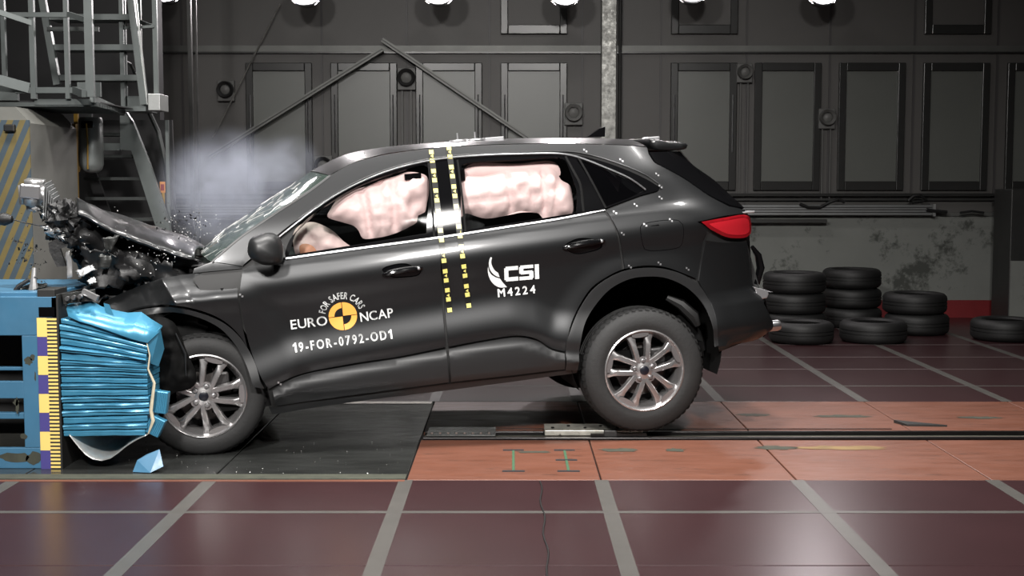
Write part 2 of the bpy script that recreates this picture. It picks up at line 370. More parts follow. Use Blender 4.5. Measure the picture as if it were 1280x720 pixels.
# round loudspeakers on square plates
def speaker(px, py, w, lab, tail=None, rm='speaker_ring'):
    o = empty('wall_speaker', at(px, py, YW+.02)); setp(o, lab, 'speaker', 'round wall speakers')
    MB().box((-w, 0, -w*1.35), (w, .06, w*1.1), .008).build('plate', M['speaker_plate'], o)
    MB().lathe([(w*.98, 0), (w*.98, -.05), (w*.9, -.075), (w*.62, -.05), (w*.58, -.01)], 28).build('ring', M[rm], o, True)
    MB().lathe([(w*.62, -.012), (w*.45, -.03), (0, -.045)], 24).build('cone', M['speaker_cone'], o, True)
    if tail: MB().box((-w*.55, .02, -tail), (-w*.42, .05, -w*1.3)).box((w*.42, .02, -tail), (w*.55, .05, -w*1.3)).build('conduit', M['speaker_plate'], o)
speaker(282, 112, .098, 'round wall speaker beside the metal stairs')
speaker(508, 97, .105, 'round wall speaker between the middle windows with shiny bracket', 1.3)
speaker(717, 141, .105, 'pale round wall speaker just beside the steel pillar', None, 'speaker_cone')
speaker(404, 207, .105, 'round wall speaker half hidden behind the windscreen')
speaker(931, 90, .09, 'dim round wall speaker high above the tail light', 1.4, 'speaker_plate')
speaker(1034, 147, .095, 'dim round wall speaker low between two right windows', .95, 'speaker_plate')
# flood lamps at the top of the wall
for px, py, k in ((208, -16, 1), (382, -12, 1), (548, -13, 1), (706, -12, 1), (865, -15, .3), (1028, -13, .8)):
    p = at(px, py, 14.1); lab = {208: 'lit flood lamp above the metal stairs', 382: 'lit flood lamp above the smoke', 548: 'lit flood lamp above the car windscreen', 706: 'lit flood lamp just before the steel pillar', 865: 'dim flood lamp above the car tail', 1028: 'lit flood lamp above the stacked tyres'}[px]
    o = empty('flood_lamp', p); setp(o, lab, 'lamp', 'flood lamps along the back wall'); o.rotation_euler = (math.radians(-20), 0, 0)
    MB().lathe([(0.174, -.02), (0.190, .0), (0.184, .03), (0.130, .16), (0.054, .24), (0, .25)], 28).build('housing', M['lamp_body'], o, True)
    MB().lathe([(0.193, -.03), (0.193, .005), (0.171, .005), (0.171, -.03)], 28, closed=True).build('rim', M['aluminium'], o, True)
    ln = mat('lamp_lens_%d' % px, (255, 250, 248), .3, emit=(255, 240, 242), estr=9*k)
    MB().lathe([(0.171, -.005), (0.098, -.012), (0, -.016)], 28).build('lens', ln, o, True)
    MB().bar((0, .1, .1), (0, .1, .9), .04, .04).build('bracket', M['lamp_body'], o)
    l = area('flood_light', p+Vector((0, -.06, -.02)), p+Vector((-.1*(px-640)/640, -5, -2.4)), .3, 60*k, (1, .93, .94))
# dark column at the far end
cr = empty('wall_corner_post', (wx(1262)*.93, 13.9, 0)); setp(cr, 'dark grey steel corner post at the end of the wall', 'post')
MB().box((0, 0, 0), (.5, .5, 1.50), .01).build('post', M['dark_steel'], cr)
MB().box((.01, -.02, 0), (.5, .0, .72)).build('concrete_face', M['concrete_white'], cr)
wr = MB().box((8.5, -1.5, 0), (8.7, 15, 7.5)).build('wall_right', M['hall_dark']); setp(wr, 'dark end wall of the hall', kind='structure')
ws_ = MB().box((-9, 12.6, 0), (wx(205)*.845, 12.75, 7.5)).build('dark_backdrop', M['hall_dark']); setp(ws_, 'added dark backdrop that blackens the area behind the stairs', kind='structure')  # added sheet, put in to turn the area behind the stairs dark
wl = MB().box((-8.7, -1.5, 0), (-8.5, 15, 7.5)).build('wall_left', M['hall_dark']); setp(wl, 'dark hall wall behind the crash block', kind='structure')
ce = MB().box((-9, -1.5, 7.4), (11, 16, 7.6)).build('ceiling', M['hall_dark']); setp(ce, 'dark hall ceiling', kind='structure')

# ------------------------------------------------------------------ old tyres in stacks by the wall
def tyre_mesh(Rr, w, ri):
    h = w/2
    prof = [(ri, h*.78), (ri+.02, h*.95), (ri+(Rr-ri)*.55, h), (Rr-.03, h*.92), (Rr-.008, h*.72), (Rr, h*.5), (Rr, h*.22), (Rr-.008, h*.2), (Rr-.008, h*.12), (Rr, h*.1), (Rr, -h*.1), (Rr-.008, -h*.12), (Rr-.008, -h*.2), (Rr, -h*.22), (Rr, -h*.5), (Rr-.008, -h*.72), (Rr-.03, -h*.92), (ri+(Rr-ri)*.55, -h), (ri+.02, -h*.95), (ri, -h*.78), (ri+.015, -h*.5), (ri+.05, 0), (ri+.015, h*.5)]
    mb = MB().lathe(prof, 40, 'z', closed=True); me = bpy.data.meshes.new('tyre'); me.from_pydata(mb.v, [], mb.f); me.polygons.foreach_set('use_smooth', [True]*len(me.polygons)); me.set_sharp_from_angle(angle=.6); me.materials.append(M['rubber_old']); return me
TM = tyre_mesh(.315, .208, .2); TM2 = tyre_mesh(.325, .212, .2)
def stack(px, Y, hs, me, names):
    z = 0; x = (px-640)*Y/FPX
    for k, lab in enumerate(names):
        o = link('old_tyre', me, None, (x+R.uniform(-.02, .02), Y+R.uniform(-.02, .02), z+hs/2)); o.rotation_euler = (0, 0, R.uniform(0, 6)); z += hs+.0005
        setp(o, lab, 'tyre', 'old black tyres stacked by the wall')
stack(996, 13.35, .212, TM2, ['worn black tyre at the bottom of the back stack nearest the car tail', 'worn black tyre in the middle of the stack nearest the car tail', 'worn black tyre topping the stack nearest the car tail'])
stack(1067, 13.95, .212, TM, ['black tyre at the bottom of the tallest middle stack', 'black tyre halfway up the tallest middle stack', 'black tyre topping the tallest middle stack'])
stack(1148, 13.3, .212, TM2, ['black tyre at the bottom of the stack before the red wall band', 'black tyre topping the stack before the red wall band'])
stack(1005, 12.55, .208, TM, ['black tyre lying flat in front of the stack nearest the car tail'])
stack(1092, 12.6, .212, TM2, ['black tyre lying flat in front of the tallest middle stack'])
stack(1258, 12.75, .212, TM2, ['single black tyre lying flat beside the corner post'])
# ------------------------------------------------------------------ crash block, platform and stairs behind the barrier
XB = -3.29
blk = empty('crash_block', (XB, 8.8, 0)); setp(blk, 'tall grey concrete crash block with worn yellow and blue stripes', 'block')
zt = at(42, 128, 8.8).z
MB().prism([(-3, 0), (0, 0), (0, zt-.14), (-.10, zt-.03), (-3, zt-.02)], .93, 0).build('block', M['block_grey'], blk)
# striped facing: slanted stripes as separate boards on the near face
def clip(poly, ax, lim, sgn):
    out = []
    for i in range(len(poly)):
        a, b = poly[i], poly[(i+1) % len(poly)]; da, db = sgn*(a[ax]-lim), sgn*(b[ax]-lim)
        if da <= 0: out.append(a)
        if da*db < 0:
            t = da/(da-db); out.append((a[0]+(b[0]-a[0])*t, a[1]+(b[1]-a[1])*t))
    return out
for k in range(-46, 18):
    w = .042; x0 = k*w*1.0; sh = .62            # stripe leans to the right going up
    q = [(x0-.02, .3), (x0+w-.02, .3), (x0+w+sh+.3, 2.4), (x0+sh+.3, 2.4)]
    q = clip(clip(clip(q, 0, -.001, 1), 0, -.75, -1), 1, zt-.12, 1)
    if len(q) >= 3: MB().prism(q, -.012, 0).build('stripe', M['stripe_yellow' if k % 2 else 'stripe_blue'], blk)
MB().box((-.035, .93, .0), (-.005, .97, zt-.1)).build('edge_strip', M['gold'], blk)
MB().box((-.10, .97, .0), (-.04, 1.02, zt-.1)).build('side_post', M['stair_dark'], blk)
mk = MB().box((-.165, -.05, zt-.20), (-.09, -.012, zt-.15), .008).build('latch', M['cable_black'], blk)

pf = empty('access_platform', (0, 0, 0)); setp(pf, 'galvanised steel access platform with handrails above the crash block', 'platform')
g, gd = M['stair_steel'], M['stair_dark']
Yn, Yf = 9.0, 9.95
def P(px, py, Y): return at(px, py, Y)
z0 = P(40, 120, Yn).z; xl, xr = P(-30, 0, Yn).x, P(113, 0, Yn).x
MB().box((xl-1, Yn, z0-.03), (P(18, 0, Yn).x, Yn+.04, z0+.07)).build('edge_beam', g, pf)
MB().box((P(16, 0, Yn).x, Yn-.01, z0+.02), (P(90, 0, Yn).x, Yn+.03, z0+.06)).build('edge_beam', g, pf)
MB().box((P(38, 0, Yn).x, Yn+.02, z0-.06), (xr, Yn+.06, z0-.02)).build('edge_beam', g, pf)
MB().bar((P(90, 0, Yn).x, Yn, z0+.04), (xr+.02, Yn-.25, z0+.0), .03, .05).build('edge_beam', g, pf)
MB().bar((xr, Yn-.02, z0-.02), (P(150, 0, Yf).x, Yf, z0-.06), .03, .05).build('edge_beam', g, pf)
MB().box((P(90, 0, Yn).x, Yn+.06, z0+.0), (P(119, 0, Yn).x, Yn+.09, z0+.10)).build('kick_plate', g, pf)
# grating, bar by bar
for k in range(26):
    y = Yn+.03+(Yf-Yn)*k/26; MB().box((xl-.6, y, z0-.07), (xr+.02+(P(150, 0, Yf).x-xr)*k/26, y+.008, z0-.04)).build('grating_bar', g, pf)
MB().box((xl-.6, Yn+.03, z0-.038), (xr, Yf, z0-.03)).build('deck', M['hall_dark'], pf)
# railing posts and rails
zt2 = 3.4
for px, w, Y in ((39, .035, Yn), (82, .03, Yn), (110, .055, Yn-.2), (3, .03, Yn+.5)):
    x = P(px, 0, Y).x; MB().box((x-w/2, Y-.015, z0-.02), (x+w/2, Y+.02, zt2)).build('rail_post', g, pf)
zr = P(40, 18, Yn).z
MB().box((P(12, 0, Yn).x, Yn-.02, zr-.02), (P(86, 0, Yn).x, Yn+.0, zr+.012)).build('hand_rail', g, pf)
MB().bar((P(86, 0, Yn).x, Yn-.01, zr), (P(114, 0, Yn-.2).x, Yn-.2, P(114, 27, Yn-.2).z), .03, .035).build('hand_rail', g, pf)
MB().bar((P(-5, 14, Yn-.1)), (P(40, 29, Yn)), .03, .035).build('hand_rail', g, pf)
MB().box((P(38, 0, Yn).x, Yn+.3, P(40, 29, Yn).z-.02), (P(105, 0, Yn).x, Yn+.32, P(40, 29, Yn).z+.012)).build('hand_rail', gd, pf)
MB().bar((P(-5, 99, Yn-.1)), (P(36, 110, Yn)), .03, .07).build('toe_board', g, pf)

# upper flight of stairs
uf = empty('upper_stair', P(60, 100, 10.0)); uo = uf.location.copy(); setp(uf, 'steep steel stair flight rising above the platform', 'stair')
for a, b, w in (((50, -20), (72, 106), .05), ((162, -20), (181, 131), .075)):
    MB().bar(P(*a, 10.0)-uo, P(*b, 10.0)-uo, .05, w, up=(0, -1, 0)).build('stringer', g, uf)
MB().bar(P(52, -20, 10.1)-uo, P(74, 106, 10.1)-uo, .03, .03, up=(0, -1, 0)).build('stringer_flange', M['alu_sheet'], uf)
MB().bar(P(168, -20, 9.98)-uo, P(184, 131, 9.98)-uo, .012, .012, up=(0, -1, 0)).build('stringer_flange', M['alu_sheet'], uf)
for py, x0, x1 in ((-16, 56, 161), (21, 60, 163), (59, 63, 165), (97, 68, 169)):
    MB().box(Vector((P(x0, 0, 10.0).x, 10.0, P(0, py, 10.0).z-.022))-uo, Vector((P(x1, 0, 10.0).x, 10.22, P(0, py, 10.0).z+.022))-uo).build('tread', g, uf)
# landing with its posts
ld = empty('stair_landing', P(150, 138, 10.1)); lo = ld.location.copy(); setp(ld, 'white steel stair landing with thin posts', 'landing')
MB().box(Vector((P(150, 0, 10.0).x, 9.98, P(0, 139, 10.0).z))-lo, Vector((P(180, 0, 10.0).x, 10.3, P(0, 133, 10.0).z))-lo).build('landing_plate', g, ld)
MB().box(Vector((P(153, 0, 10.1).x, 10.1, P(0, 133, 10.1).z))-lo, Vector((P(183, 0, 10.1).x, 10.14, P(0, 120, 10.1).z))-lo).build('kick_plate', g, ld)
MB().box(Vector((P(182, 0, 9.95).x, 9.95, P(0, 138, 9.95).z))-lo, Vector((P(197, 0, 9.95).x, 10.2, P(0, 117, 9.95).z))-lo, .004).build('side_plate', M['alu_sheet'], ld)
for px, w, Y, top in ((150.5, .03, 10.05, -40), (155, .012, 10.1, -40), (192.5, .035, 10.1, -40), (174, .018, 10.4, -40)):
    MB().box(Vector((P(px, 0, Y).x-w/2, Y, P(0, 133, Y).z))-lo, Vector((P(px, 0, Y).x+w/2, Y+.03, P(0, top, Y).z))-lo).build('post', g, ld)
MB().bar(P(152, 35, 10.1)-lo, P(193, 33, 10.1)-lo, .02, .02).build('hand_rail', g, ld)
MB().bar(P(175, 27, 10.4)-lo, P(193, 34, 10.1)-lo, .02, .03).build('hand_rail', g, ld)
MB().tube([P(155, 76, 10.1)-lo, P(163, 80, 10.2)-lo, P(170, 96, 10.3)-lo, P(180, 118, 10.4)-lo], .012, 6).build('hand_rail', gd, ld)

# lower flight
lf = empty('lower_stair', P(160, 300, 10.3)); lo = lf.location.copy(); setp(lf, 'steel stair flight descending behind the crumpled bonnet', 'stair')
def quad(name, pts, Y, d, m, parent, org):
    vs = [P(x, y, Y)-org for x, y in pts]; n = len(vs); vs += [v+Vector((0, d, 0)) for v in vs]
    return mesh(name, vs, [tuple(range(n)), tuple(range(2*n-1, n-1, -1))]+[(i, (i+1) % n, (i+1) % n+n, i+n) for i in range(n)], m, parent)
quad('stringer', [(150, 139), (157, 139), (166, 152), (187, 205), (206, 262), (216, 300), (200, 300), (182, 245), (164, 188), (150, 187)], 10.25, .05, g, lf, lo)
quad('stringer_gusset', [(128, 179), (150, 179), (150, 188), (128, 188)], 10.27, .03, g, lf, lo)
quad('far_stringer', [(98, 188), (110, 188), (150, 300), (136, 300)], 10.9, .04, M['hall_dark'], lf, lo)
for y, x0, x1 in ((167.5, 98, 149), (195, 98, 163), (223, 99, 174), (248, 100, 184), (274, 120, 193), (298, 150, 200)):
    MB().box(Vector((P(x0, 0, 10.3).x, 10.3, P(0, y, 10.3).z-.014))-lo, Vector((P(x1, 0, 10.3).x, 10.52, P(0, y, 10.3).z+.010))-lo).build('tread', gd, lf)
quad('dark_backing', [(96, 150), (215, 150), (222, 330), (96, 330)], 11.1, .03, M['hall_dark'], lf, lo)  # added dark sheet standing in for the darkness behind the treads
MB().tube([P(186, 139, 10.5)-lo, P(198, 165, 10.5)-lo, P(206, 200, 10.5)-lo, P(215, 262, 10.5)-lo], .02, 8).build('hand_rail', gd, lf)
MB().box(Vector((P(203, 0, 10.4).x, 10.4, P(0, 290, 10.4).z))-lo, Vector((P(207, 0, 10.4).x, 10.43, P(0, 150, 10.4).z))-lo).build('post', g, lf)
tg = empty('warning_tag', P(203.5, 238, 10.36)); setp(tg, 'small orange warning tag hanging on the stair post', 'tag')
MB().box((-.022, -.008, -.02), (.022, 0, .07), .003).build('card', M['hazard_orange'], tg)
MB().box((-.014, -.011, .0), (.014, -.008, .05)).build('print', M['stripe_red'], tg)
MB().box((-.006, -.008, -.13), (.016, 0, -.02)).build('lower_card', M['gold'], tg)
# dark post between the stair and the hall wall
pp = MB().box((wx(225)*.8, 12.4, 0), (wx(225)*.8+.035, 12.45, 4)).box((wx(225)*.8+.07, 12.42, 0), (wx(225)*.8+.085, 12.44, 4)).build('steel_column', M['dark_steel']); setp(pp, 'slim dark steel column beside the lower stair', 'column')
# camera housing hanging under the platform
cn = empty('camera_housing', P(113, 147, 10.02)); setp(cn, 'pale cylindrical camera housing hanging under the platform', 'camera')
MB().lathe([(0, .0), (.085, .0), (.092, -.02), (.092, -.36), (.08, -.40), (.05, -.425), (0, -.43)], 28, 'z').build('housing', M['canister'], cn, True)
MB().box((-.045, -.098, -.085), (.045, -.06, -.03), .006).build('window', M['gloss_black'], cn)
MB().tube([(.0, -.097, -.05), (.006, -.099, -.2), (.0, -.095, -.40)], .007, 6).build('cable', M['gold'], cn)
MB().bar((0, 0, -.01), (0, 0, .12), .03, .03).build('hanger', M['stair_dark'], cn)
MB().box((-.13, .0, -.42), (-.10, .03, .06)).build('bracket', M['gold'], cn)

# ------------------------------------------------------------------ deformable barrier
YBF = 6.87; sc = YBF/FPX
def bx(px): return (px-640)*sc
def bz(py): return EYE-(py-232)*sc
bt = empty('barrier_frame', (bx(70), YBF, 0)); setp(bt, 'blue steel barrier frame with rust stains and ruler strip', 'barrier')
X0 = bx(70)
def fx(px): return bx(px)-X0
def face(z0, z1, x0, x1, name='front_plate', m='barrier_blue', y0=0, y1=.03): return MB().box((x0, y0, z0), (x1, y1, z1), .004).build(name, M[m], bt)
xl = fx(-150)
face(bz(420), bz(371), xl, fx(69)); face(bz(500), bz(478), xl, fx(24)); face(0.0, bz(563), xl, fx(69)); face(bz(563), bz(420), fx(23), fx(69))
face(bz(527), bz(519), xl, fx(23), 'cross_bar', y0=.02, y1=.06); face(bz(466), bz(461.5), xl, fx(23), 'cross_bar', y0=.05, y1=.08)
face(bz(563), bz(371), xl, fx(60), 'back_plate', 'paint_inner', y0=.4, y1=.42)
MB().box((xl, .03, bz(372)), (fx(62), 1.0, bz(366)), .004).build('top_plate', M['barrier_blue'], bt)
MB().box((fx(62), .0, .0), (fx(70), 1.0, bz(372))).build('side_plate', M['barrier_blue'], bt)
MB().box((fx(44), .002, bz(372)), (fx(66), .20, bz(362)), .003).build('top_bracket', M['dark_steel'], bt)
MB().box((fx(46), -.006, bz(396)), (fx(66), .0, bz(384)), .001).build('slot', M['gloss_black'], bt)
MB().box((fx(68.5), -.012, .0), (fx(71), .4, bz(368)), .002).build('edge_plate', M['dark_steel'], bt)
for px, py, w, h in ((31, 452, .03, .025), (36, 448, .015, .02), (15, 510, .01, .05), (10, 575, .09, .03), (35, 577, .05, .04), (14, 505, .02, .02), (39, 472, .006, .03), (22, 548, .02, .02)):
    rr = random.Random(int(px)); pts = [(w*(.6+.5*rr.random())*math.cos(6.283*k/14), h*(.6+.5*rr.random())*math.sin(6.283*k/14)) for k in range(14)]
    mesh('rust_stain', [(fx(px)+a, -.0015, bz(py)+b) for a, b in pts], [tuple(range(14))], M['barrier_rust'], bt)
# ruler strip: blocks and ticks
rs = MB().box((fx(43.5), -.006, bz(590)), (fx(69), -.001, bz(397))).build('ruler_strip', M['ruler_black'], bt)
for k in range(8):
    MB().box((fx(43.5), -.009, bz(397.5+24.1*(k+1))+.001), (fx(56), -.006, bz(397.5+24.1*k))).build('ruler_block', M['ruler_yellow' if k % 2 == 0 else 'ruler_purple'], rs)
tk = MB()
for k in range(40): tk.box((fx(56), -.009, bz(400.5+4.82*k)), (fx(69), -.006, bz(398+4.82*k)))
setp(tk.build('ruler_ticks', M['ruler_yellow'], rs), kind='stuff')

# crushed aluminium honeycomb block in front of the frame, fold by fold
hc = empty('honeycomb_block', (X0, YBF, 0)); setp(hc, 'crushed light blue aluminium honeycomb block pressed against the car front', 'honeycomb')
Lr = [398,405,413.5,423,432,441,451,457.5,464.5,472,480,488,497,506,515,524,533,541,549]
Rr_ = [428,432.5,437.5,443,448.5,453,457,461.5,467,474,481,488,496,504,512,521,530,539,548]
for i in range(len(Lr)-1):
    rr = random.Random(40+i); ns = 14; xe = fx(181-(i > 14)*(i-14)*1.5+rr.uniform(-1, 1)); xs = fx(72.5+rr.uniform(-.6, .6)); dep = rr.uniform(.005, .03); ph = rr.uniform(0, 6); off = rr.uniform(-.008, .008)
    prof = [(.0, .3), (.10, .8), (.34, 1.0), (.42, .62), (.9, .5), (1.0, .1)]
    if i == 5: prof = [(0, -.6), (.3, -1.0), (.7, -1.0), (1, -.6)]
    vs = []; fs = []; q = len(prof)+2
    for a in range(ns+1):
        t = a/ns; x = xs+(xe-xs)*t
        zt_ = bz(Lr[i]+(Rr_[i]-Lr[i])*t**1.15); zb = bz(Lr[i+1]+(Rr_[i+1]-Lr[i+1])*t**1.15)
        wv = .004*math.sin(9*t+ph)+.003*math.sin(23*t+2*ph); kz = .10*math.sin(5*t+ph)
        row = [(x, .95, zt_)]+[(x, off-dep*pr*(1+.25*math.sin(7*t+ph))+wv, zt_+(zb-zt_)*(.09+.83*min(1, max(0, u+kz*u*(1-u)*4)))) for u, pr in prof]+[(x, .95, zb)]
        vs += row
    for a in range(ns):
        for j in range(q-1): fs.append((a*q+j, a*q+j+1, (a+1)*q+j+1, (a+1)*q+j))
    fs.append(tuple(range(q))); fs.append(tuple(ns*q+j for j in range(q-1, -1, -1)))
    mesh('fold', vs, fs, M['honeycomb_blue'], hc, True, 25)
# glue edge at the right end
mb = MB(); pts = [(181, 428), (184, 445), (182, 462), (189, 480), (187, 498), (184, 515), (187, 528), (180, 545)]
mb.tube([(fx(a), -.01+.008*(k % 2), bz(b)) for k, (a, b) in enumerate(pts)], [.003, .004, .005, .008, .009, .010, .010, .004], 6).build('glue_edge', M['adhesive_cream'], hc, True)
# torn top sheet
TS = [[(74, 383), (88, 381), (105, 379), (118, 386), (135, 391), (150, 394), (168, 393), (180, 402), (194, 411)],
      [(78, 388), (92, 392), (108, 396), (122, 400), (136, 404), (150, 407), (163, 408), (176, 412), (193, 418)],
      [(84, 396), (98, 402), (112, 406), (126, 411), (140, 416), (152, 420), (163, 424), (173, 427), (183, 429)]]
vs = [(fx(x), (.10, .03, -.02)[r]+.004*math.sin(c*1.7+r), bz(y)) for r in range(3) for c, (x, y) in enumerate(TS[r])]
fs = [(r*9+c, r*9+c+1, (r+1)*9+c+1, (r+1)*9+c) for r in range(2) for c in range(8)]
o = mesh('torn_sheet', vs, fs, M['honeycomb_blue'], hc, True, 8); md = o.modifiers.new('thick', 'SOLIDIFY'); md.thickness = .004
o = mesh('torn_tab', [(fx(a), .05, bz(b)) for a, b in ((124, 380), (131, 382), (136, 396), (126, 392))], [(0, 1, 2, 3)], M['honeycomb_blue'], hc); md = o.modifiers.new('thick', 'SOLIDIFY'); md.thickness = .004
o = mesh('end_sheet', [(fx(a), y, bz(b)) for a, y, b in ((181, -.01, 429), (194, .05, 411), (194, .12, 440), (188, .09, 462), (183, .02, 456))], [(0, 1, 2, 3, 4)], M['honeycomb_blue'], hc); md = o.modifiers.new('thick', 'SOLIDIFY'); md.thickness = .004
# bent clamp bar on top
o = MB().bar((fx(72), .06, bz(375)), (fx(110), .10, bz(370)), .05, .055).build('clamp_bar', M['scrap_grey'], hc)
for k in range(3): MB().lathe([(0, -.02), (.012, -.02), (.014, .0)], 8).build('bolt', M['chrome'], hc, loc=(fx(80+8*k), .035, bz(374-1.4*k)))
o = MB().bar((fx(98), .05, bz(365)), (fx(118), .03, bz(374)), .02, .03).build('bracket', M['scrap_silver'], hc)
# curled silver sheet below
CV = smooth_c = [(80, 546), (86, 554), (93, 563), (100, 571), (109, 577), (120, 579), (131, 576), (141, 569), (152, 560), (165, 552), (178, 546)]
def curl(u, v):
    f = u*10; i = min(9, int(f)); t = f-i; a = (CV[i][0]+(CV[i+1][0]-CV[i][0])*t, CV[i][1]+(CV[i+1][1]-CV[i][1])*t)
    return (fx(a[0]), -.005+.5*v, bz(a[1])+.05*v)
o = MB().grid(curl, 40, 4).build('curled_sheet', M['alu_sheet'], hc, True, 60); md = o.modifiers.new('thick', 'SOLIDIFY'); md.thickness = .004
# loose ribbed pieces
def chip(c, w, h, ang, Y, lab, ribs=9, stand=0):
    o = empty('honeycomb_piece', at(*c, Y)); o.rotation_euler = (0, math.radians(ang), math.radians(stand)); setp(o, lab, 'fragment', 'torn honeycomb pieces')
    MB().box((-w/2, 0, -h/2), (w/2, .05, h/2), .003).build('core', M['honeycomb_blue'], o)
    for k in range(ribs): MB().box((-w/2+w*(k+.2)/ribs, -.006, -h/2+.004), (-w/2+w*(k+.62)/ribs, 0, h/2-.004)).build('rib', M['honeycomb_blue'], o)
    return o
chip((199, 503), .085, .12, 8, 6.9, 'ribbed blue honeycomb piece beside the crushed block')
chip((193, 533), .085, .10, 26, 6.88, 'tilted ribbed blue honeycomb piece just above the floor')
f = empty('honeycomb_piece', (at(183, 585, 6.75).x, 6.75, .004)); setp(f, 'plain blue torn metal piece standing on the black floor plate', 'fragment', 'torn honeycomb pieces')
o = mesh('sheet', [(-.08, .02, .0), (.02, 0, .0), (.085, .02, .03), (.055, .06, .115), (-.01, .05, .09), (-.06, .04, .06)], [(0, 1, 2, 3, 4, 5)], M['barrier_blue'], f); md = o.modifiers.new('thick', 'SOLIDIFY'); md.thickness = .006
# ---- car body side surface: half width as a function of length x and height z (car frame, metres)
def _lin(kn, t):
    if t <= kn[0][0]: return kn[0][1]
    for (a, va), (b, vb) in zip(kn, kn[1:]):
        if t <= b: return va + (vb - va) * (t - a) / (b - a)
    return kn[-1][1]
def _her(kn, t):
    n = len(kn)
    if t <= kn[0][0]: return kn[0][1] + (kn[1][1]-kn[0][1])/(kn[1][0]-kn[0][0])*(t-kn[0][0])
    if t >= kn[-1][0]: return kn[-1][1] + (kn[-1][1]-kn[-2][1])/(kn[-1][0]-kn[-2][0])*(t-kn[-1][0])
    def sl(i):
        if i == 0: return (kn[1][1]-kn[0][1])/(kn[1][0]-kn[0][0])
        if i == n-1: return (kn[-1][1]-kn[-2][1])/(kn[-1][0]-kn[-2][0])
        a = (kn[i][1]-kn[i-1][1])/(kn[i][0]-kn[i-1][0]); b = (kn[i+1][1]-kn[i][1])/(kn[i+1][0]-kn[i][0])
        return 0.0 if a*b <= 0 else 2*a*b/(a+b)
    for i in range(n-1):
        if t <= kn[i+1][0]:
            h = kn[i+1][0]-kn[i][0]; u = (t-kn[i][0])/h
            return (kn[i][1]*(1+2*u)*(1-u)**2 + sl(i)*h*u*(1-u)**2 + kn[i+1][1]*u*u*(3-2*u) + sl(i+1)*h*u*u*(u-1))
def belt_z(x): return 1.075 + 0.05*max(0.0, x)
def crease_z(x): return _her([(0.0,.31),(0.2,.33),(0.35,.37),(0.52,.42),(0.82,.45),(1.37,.49),(1.75,.51),(1.9,.475),(2.03,.41),(2.2,.38),(2.5,.37),(4,.37)], x)
def tail_x(z): return _lin([(.2,3.2),(.27,3.36),(.35,3.46),(.56,3.44),(.63,3.37),(.94,3.365),(1.08,3.365),(1.18,3.26),(1.37,3.09),(1.54,2.99),(1.7,2.9)], z)
FRONT_WHEEL = (0.0, 0.360); REAR_WHEEL = (2.55, 0.217)
def side_w(x, z):
    zb = belt_z(x); zc = crease_z(x)
    k = [(.15,.11),(.24,.07),(.31,.022),(zc-.07,.012),(zc-.01,.024),(zc+.06,.014),(zc+.25,.044),(zb-.30,.028),(zb-.15,.0),(zb-.06,.022),(zb,.058),(zb+.18,.118),(zb+.34,.200),(zb+.46,.266),(zb+.56,.325)]
    w = .940 - _her(k, z)
    xt = tail_x(z)
    u = min(1.12, max(0.0, (x-(xt-.62))/.62))
    w -= .21*u**3.2
    if x < .25: w -= .05*((.25-x)/.9)**2
    for cx, cz, r0 in ((0.0,.46,.44),(2.57,.36,.46)):
        r = math.hypot(x-cx, z-cz)
        if z < 1.0 and r < r0+.16: w += .016*(0.5-0.5*math.cos(math.pi*min(1.0,max(0.0,(r0+.16-r)/.16))))
    return w
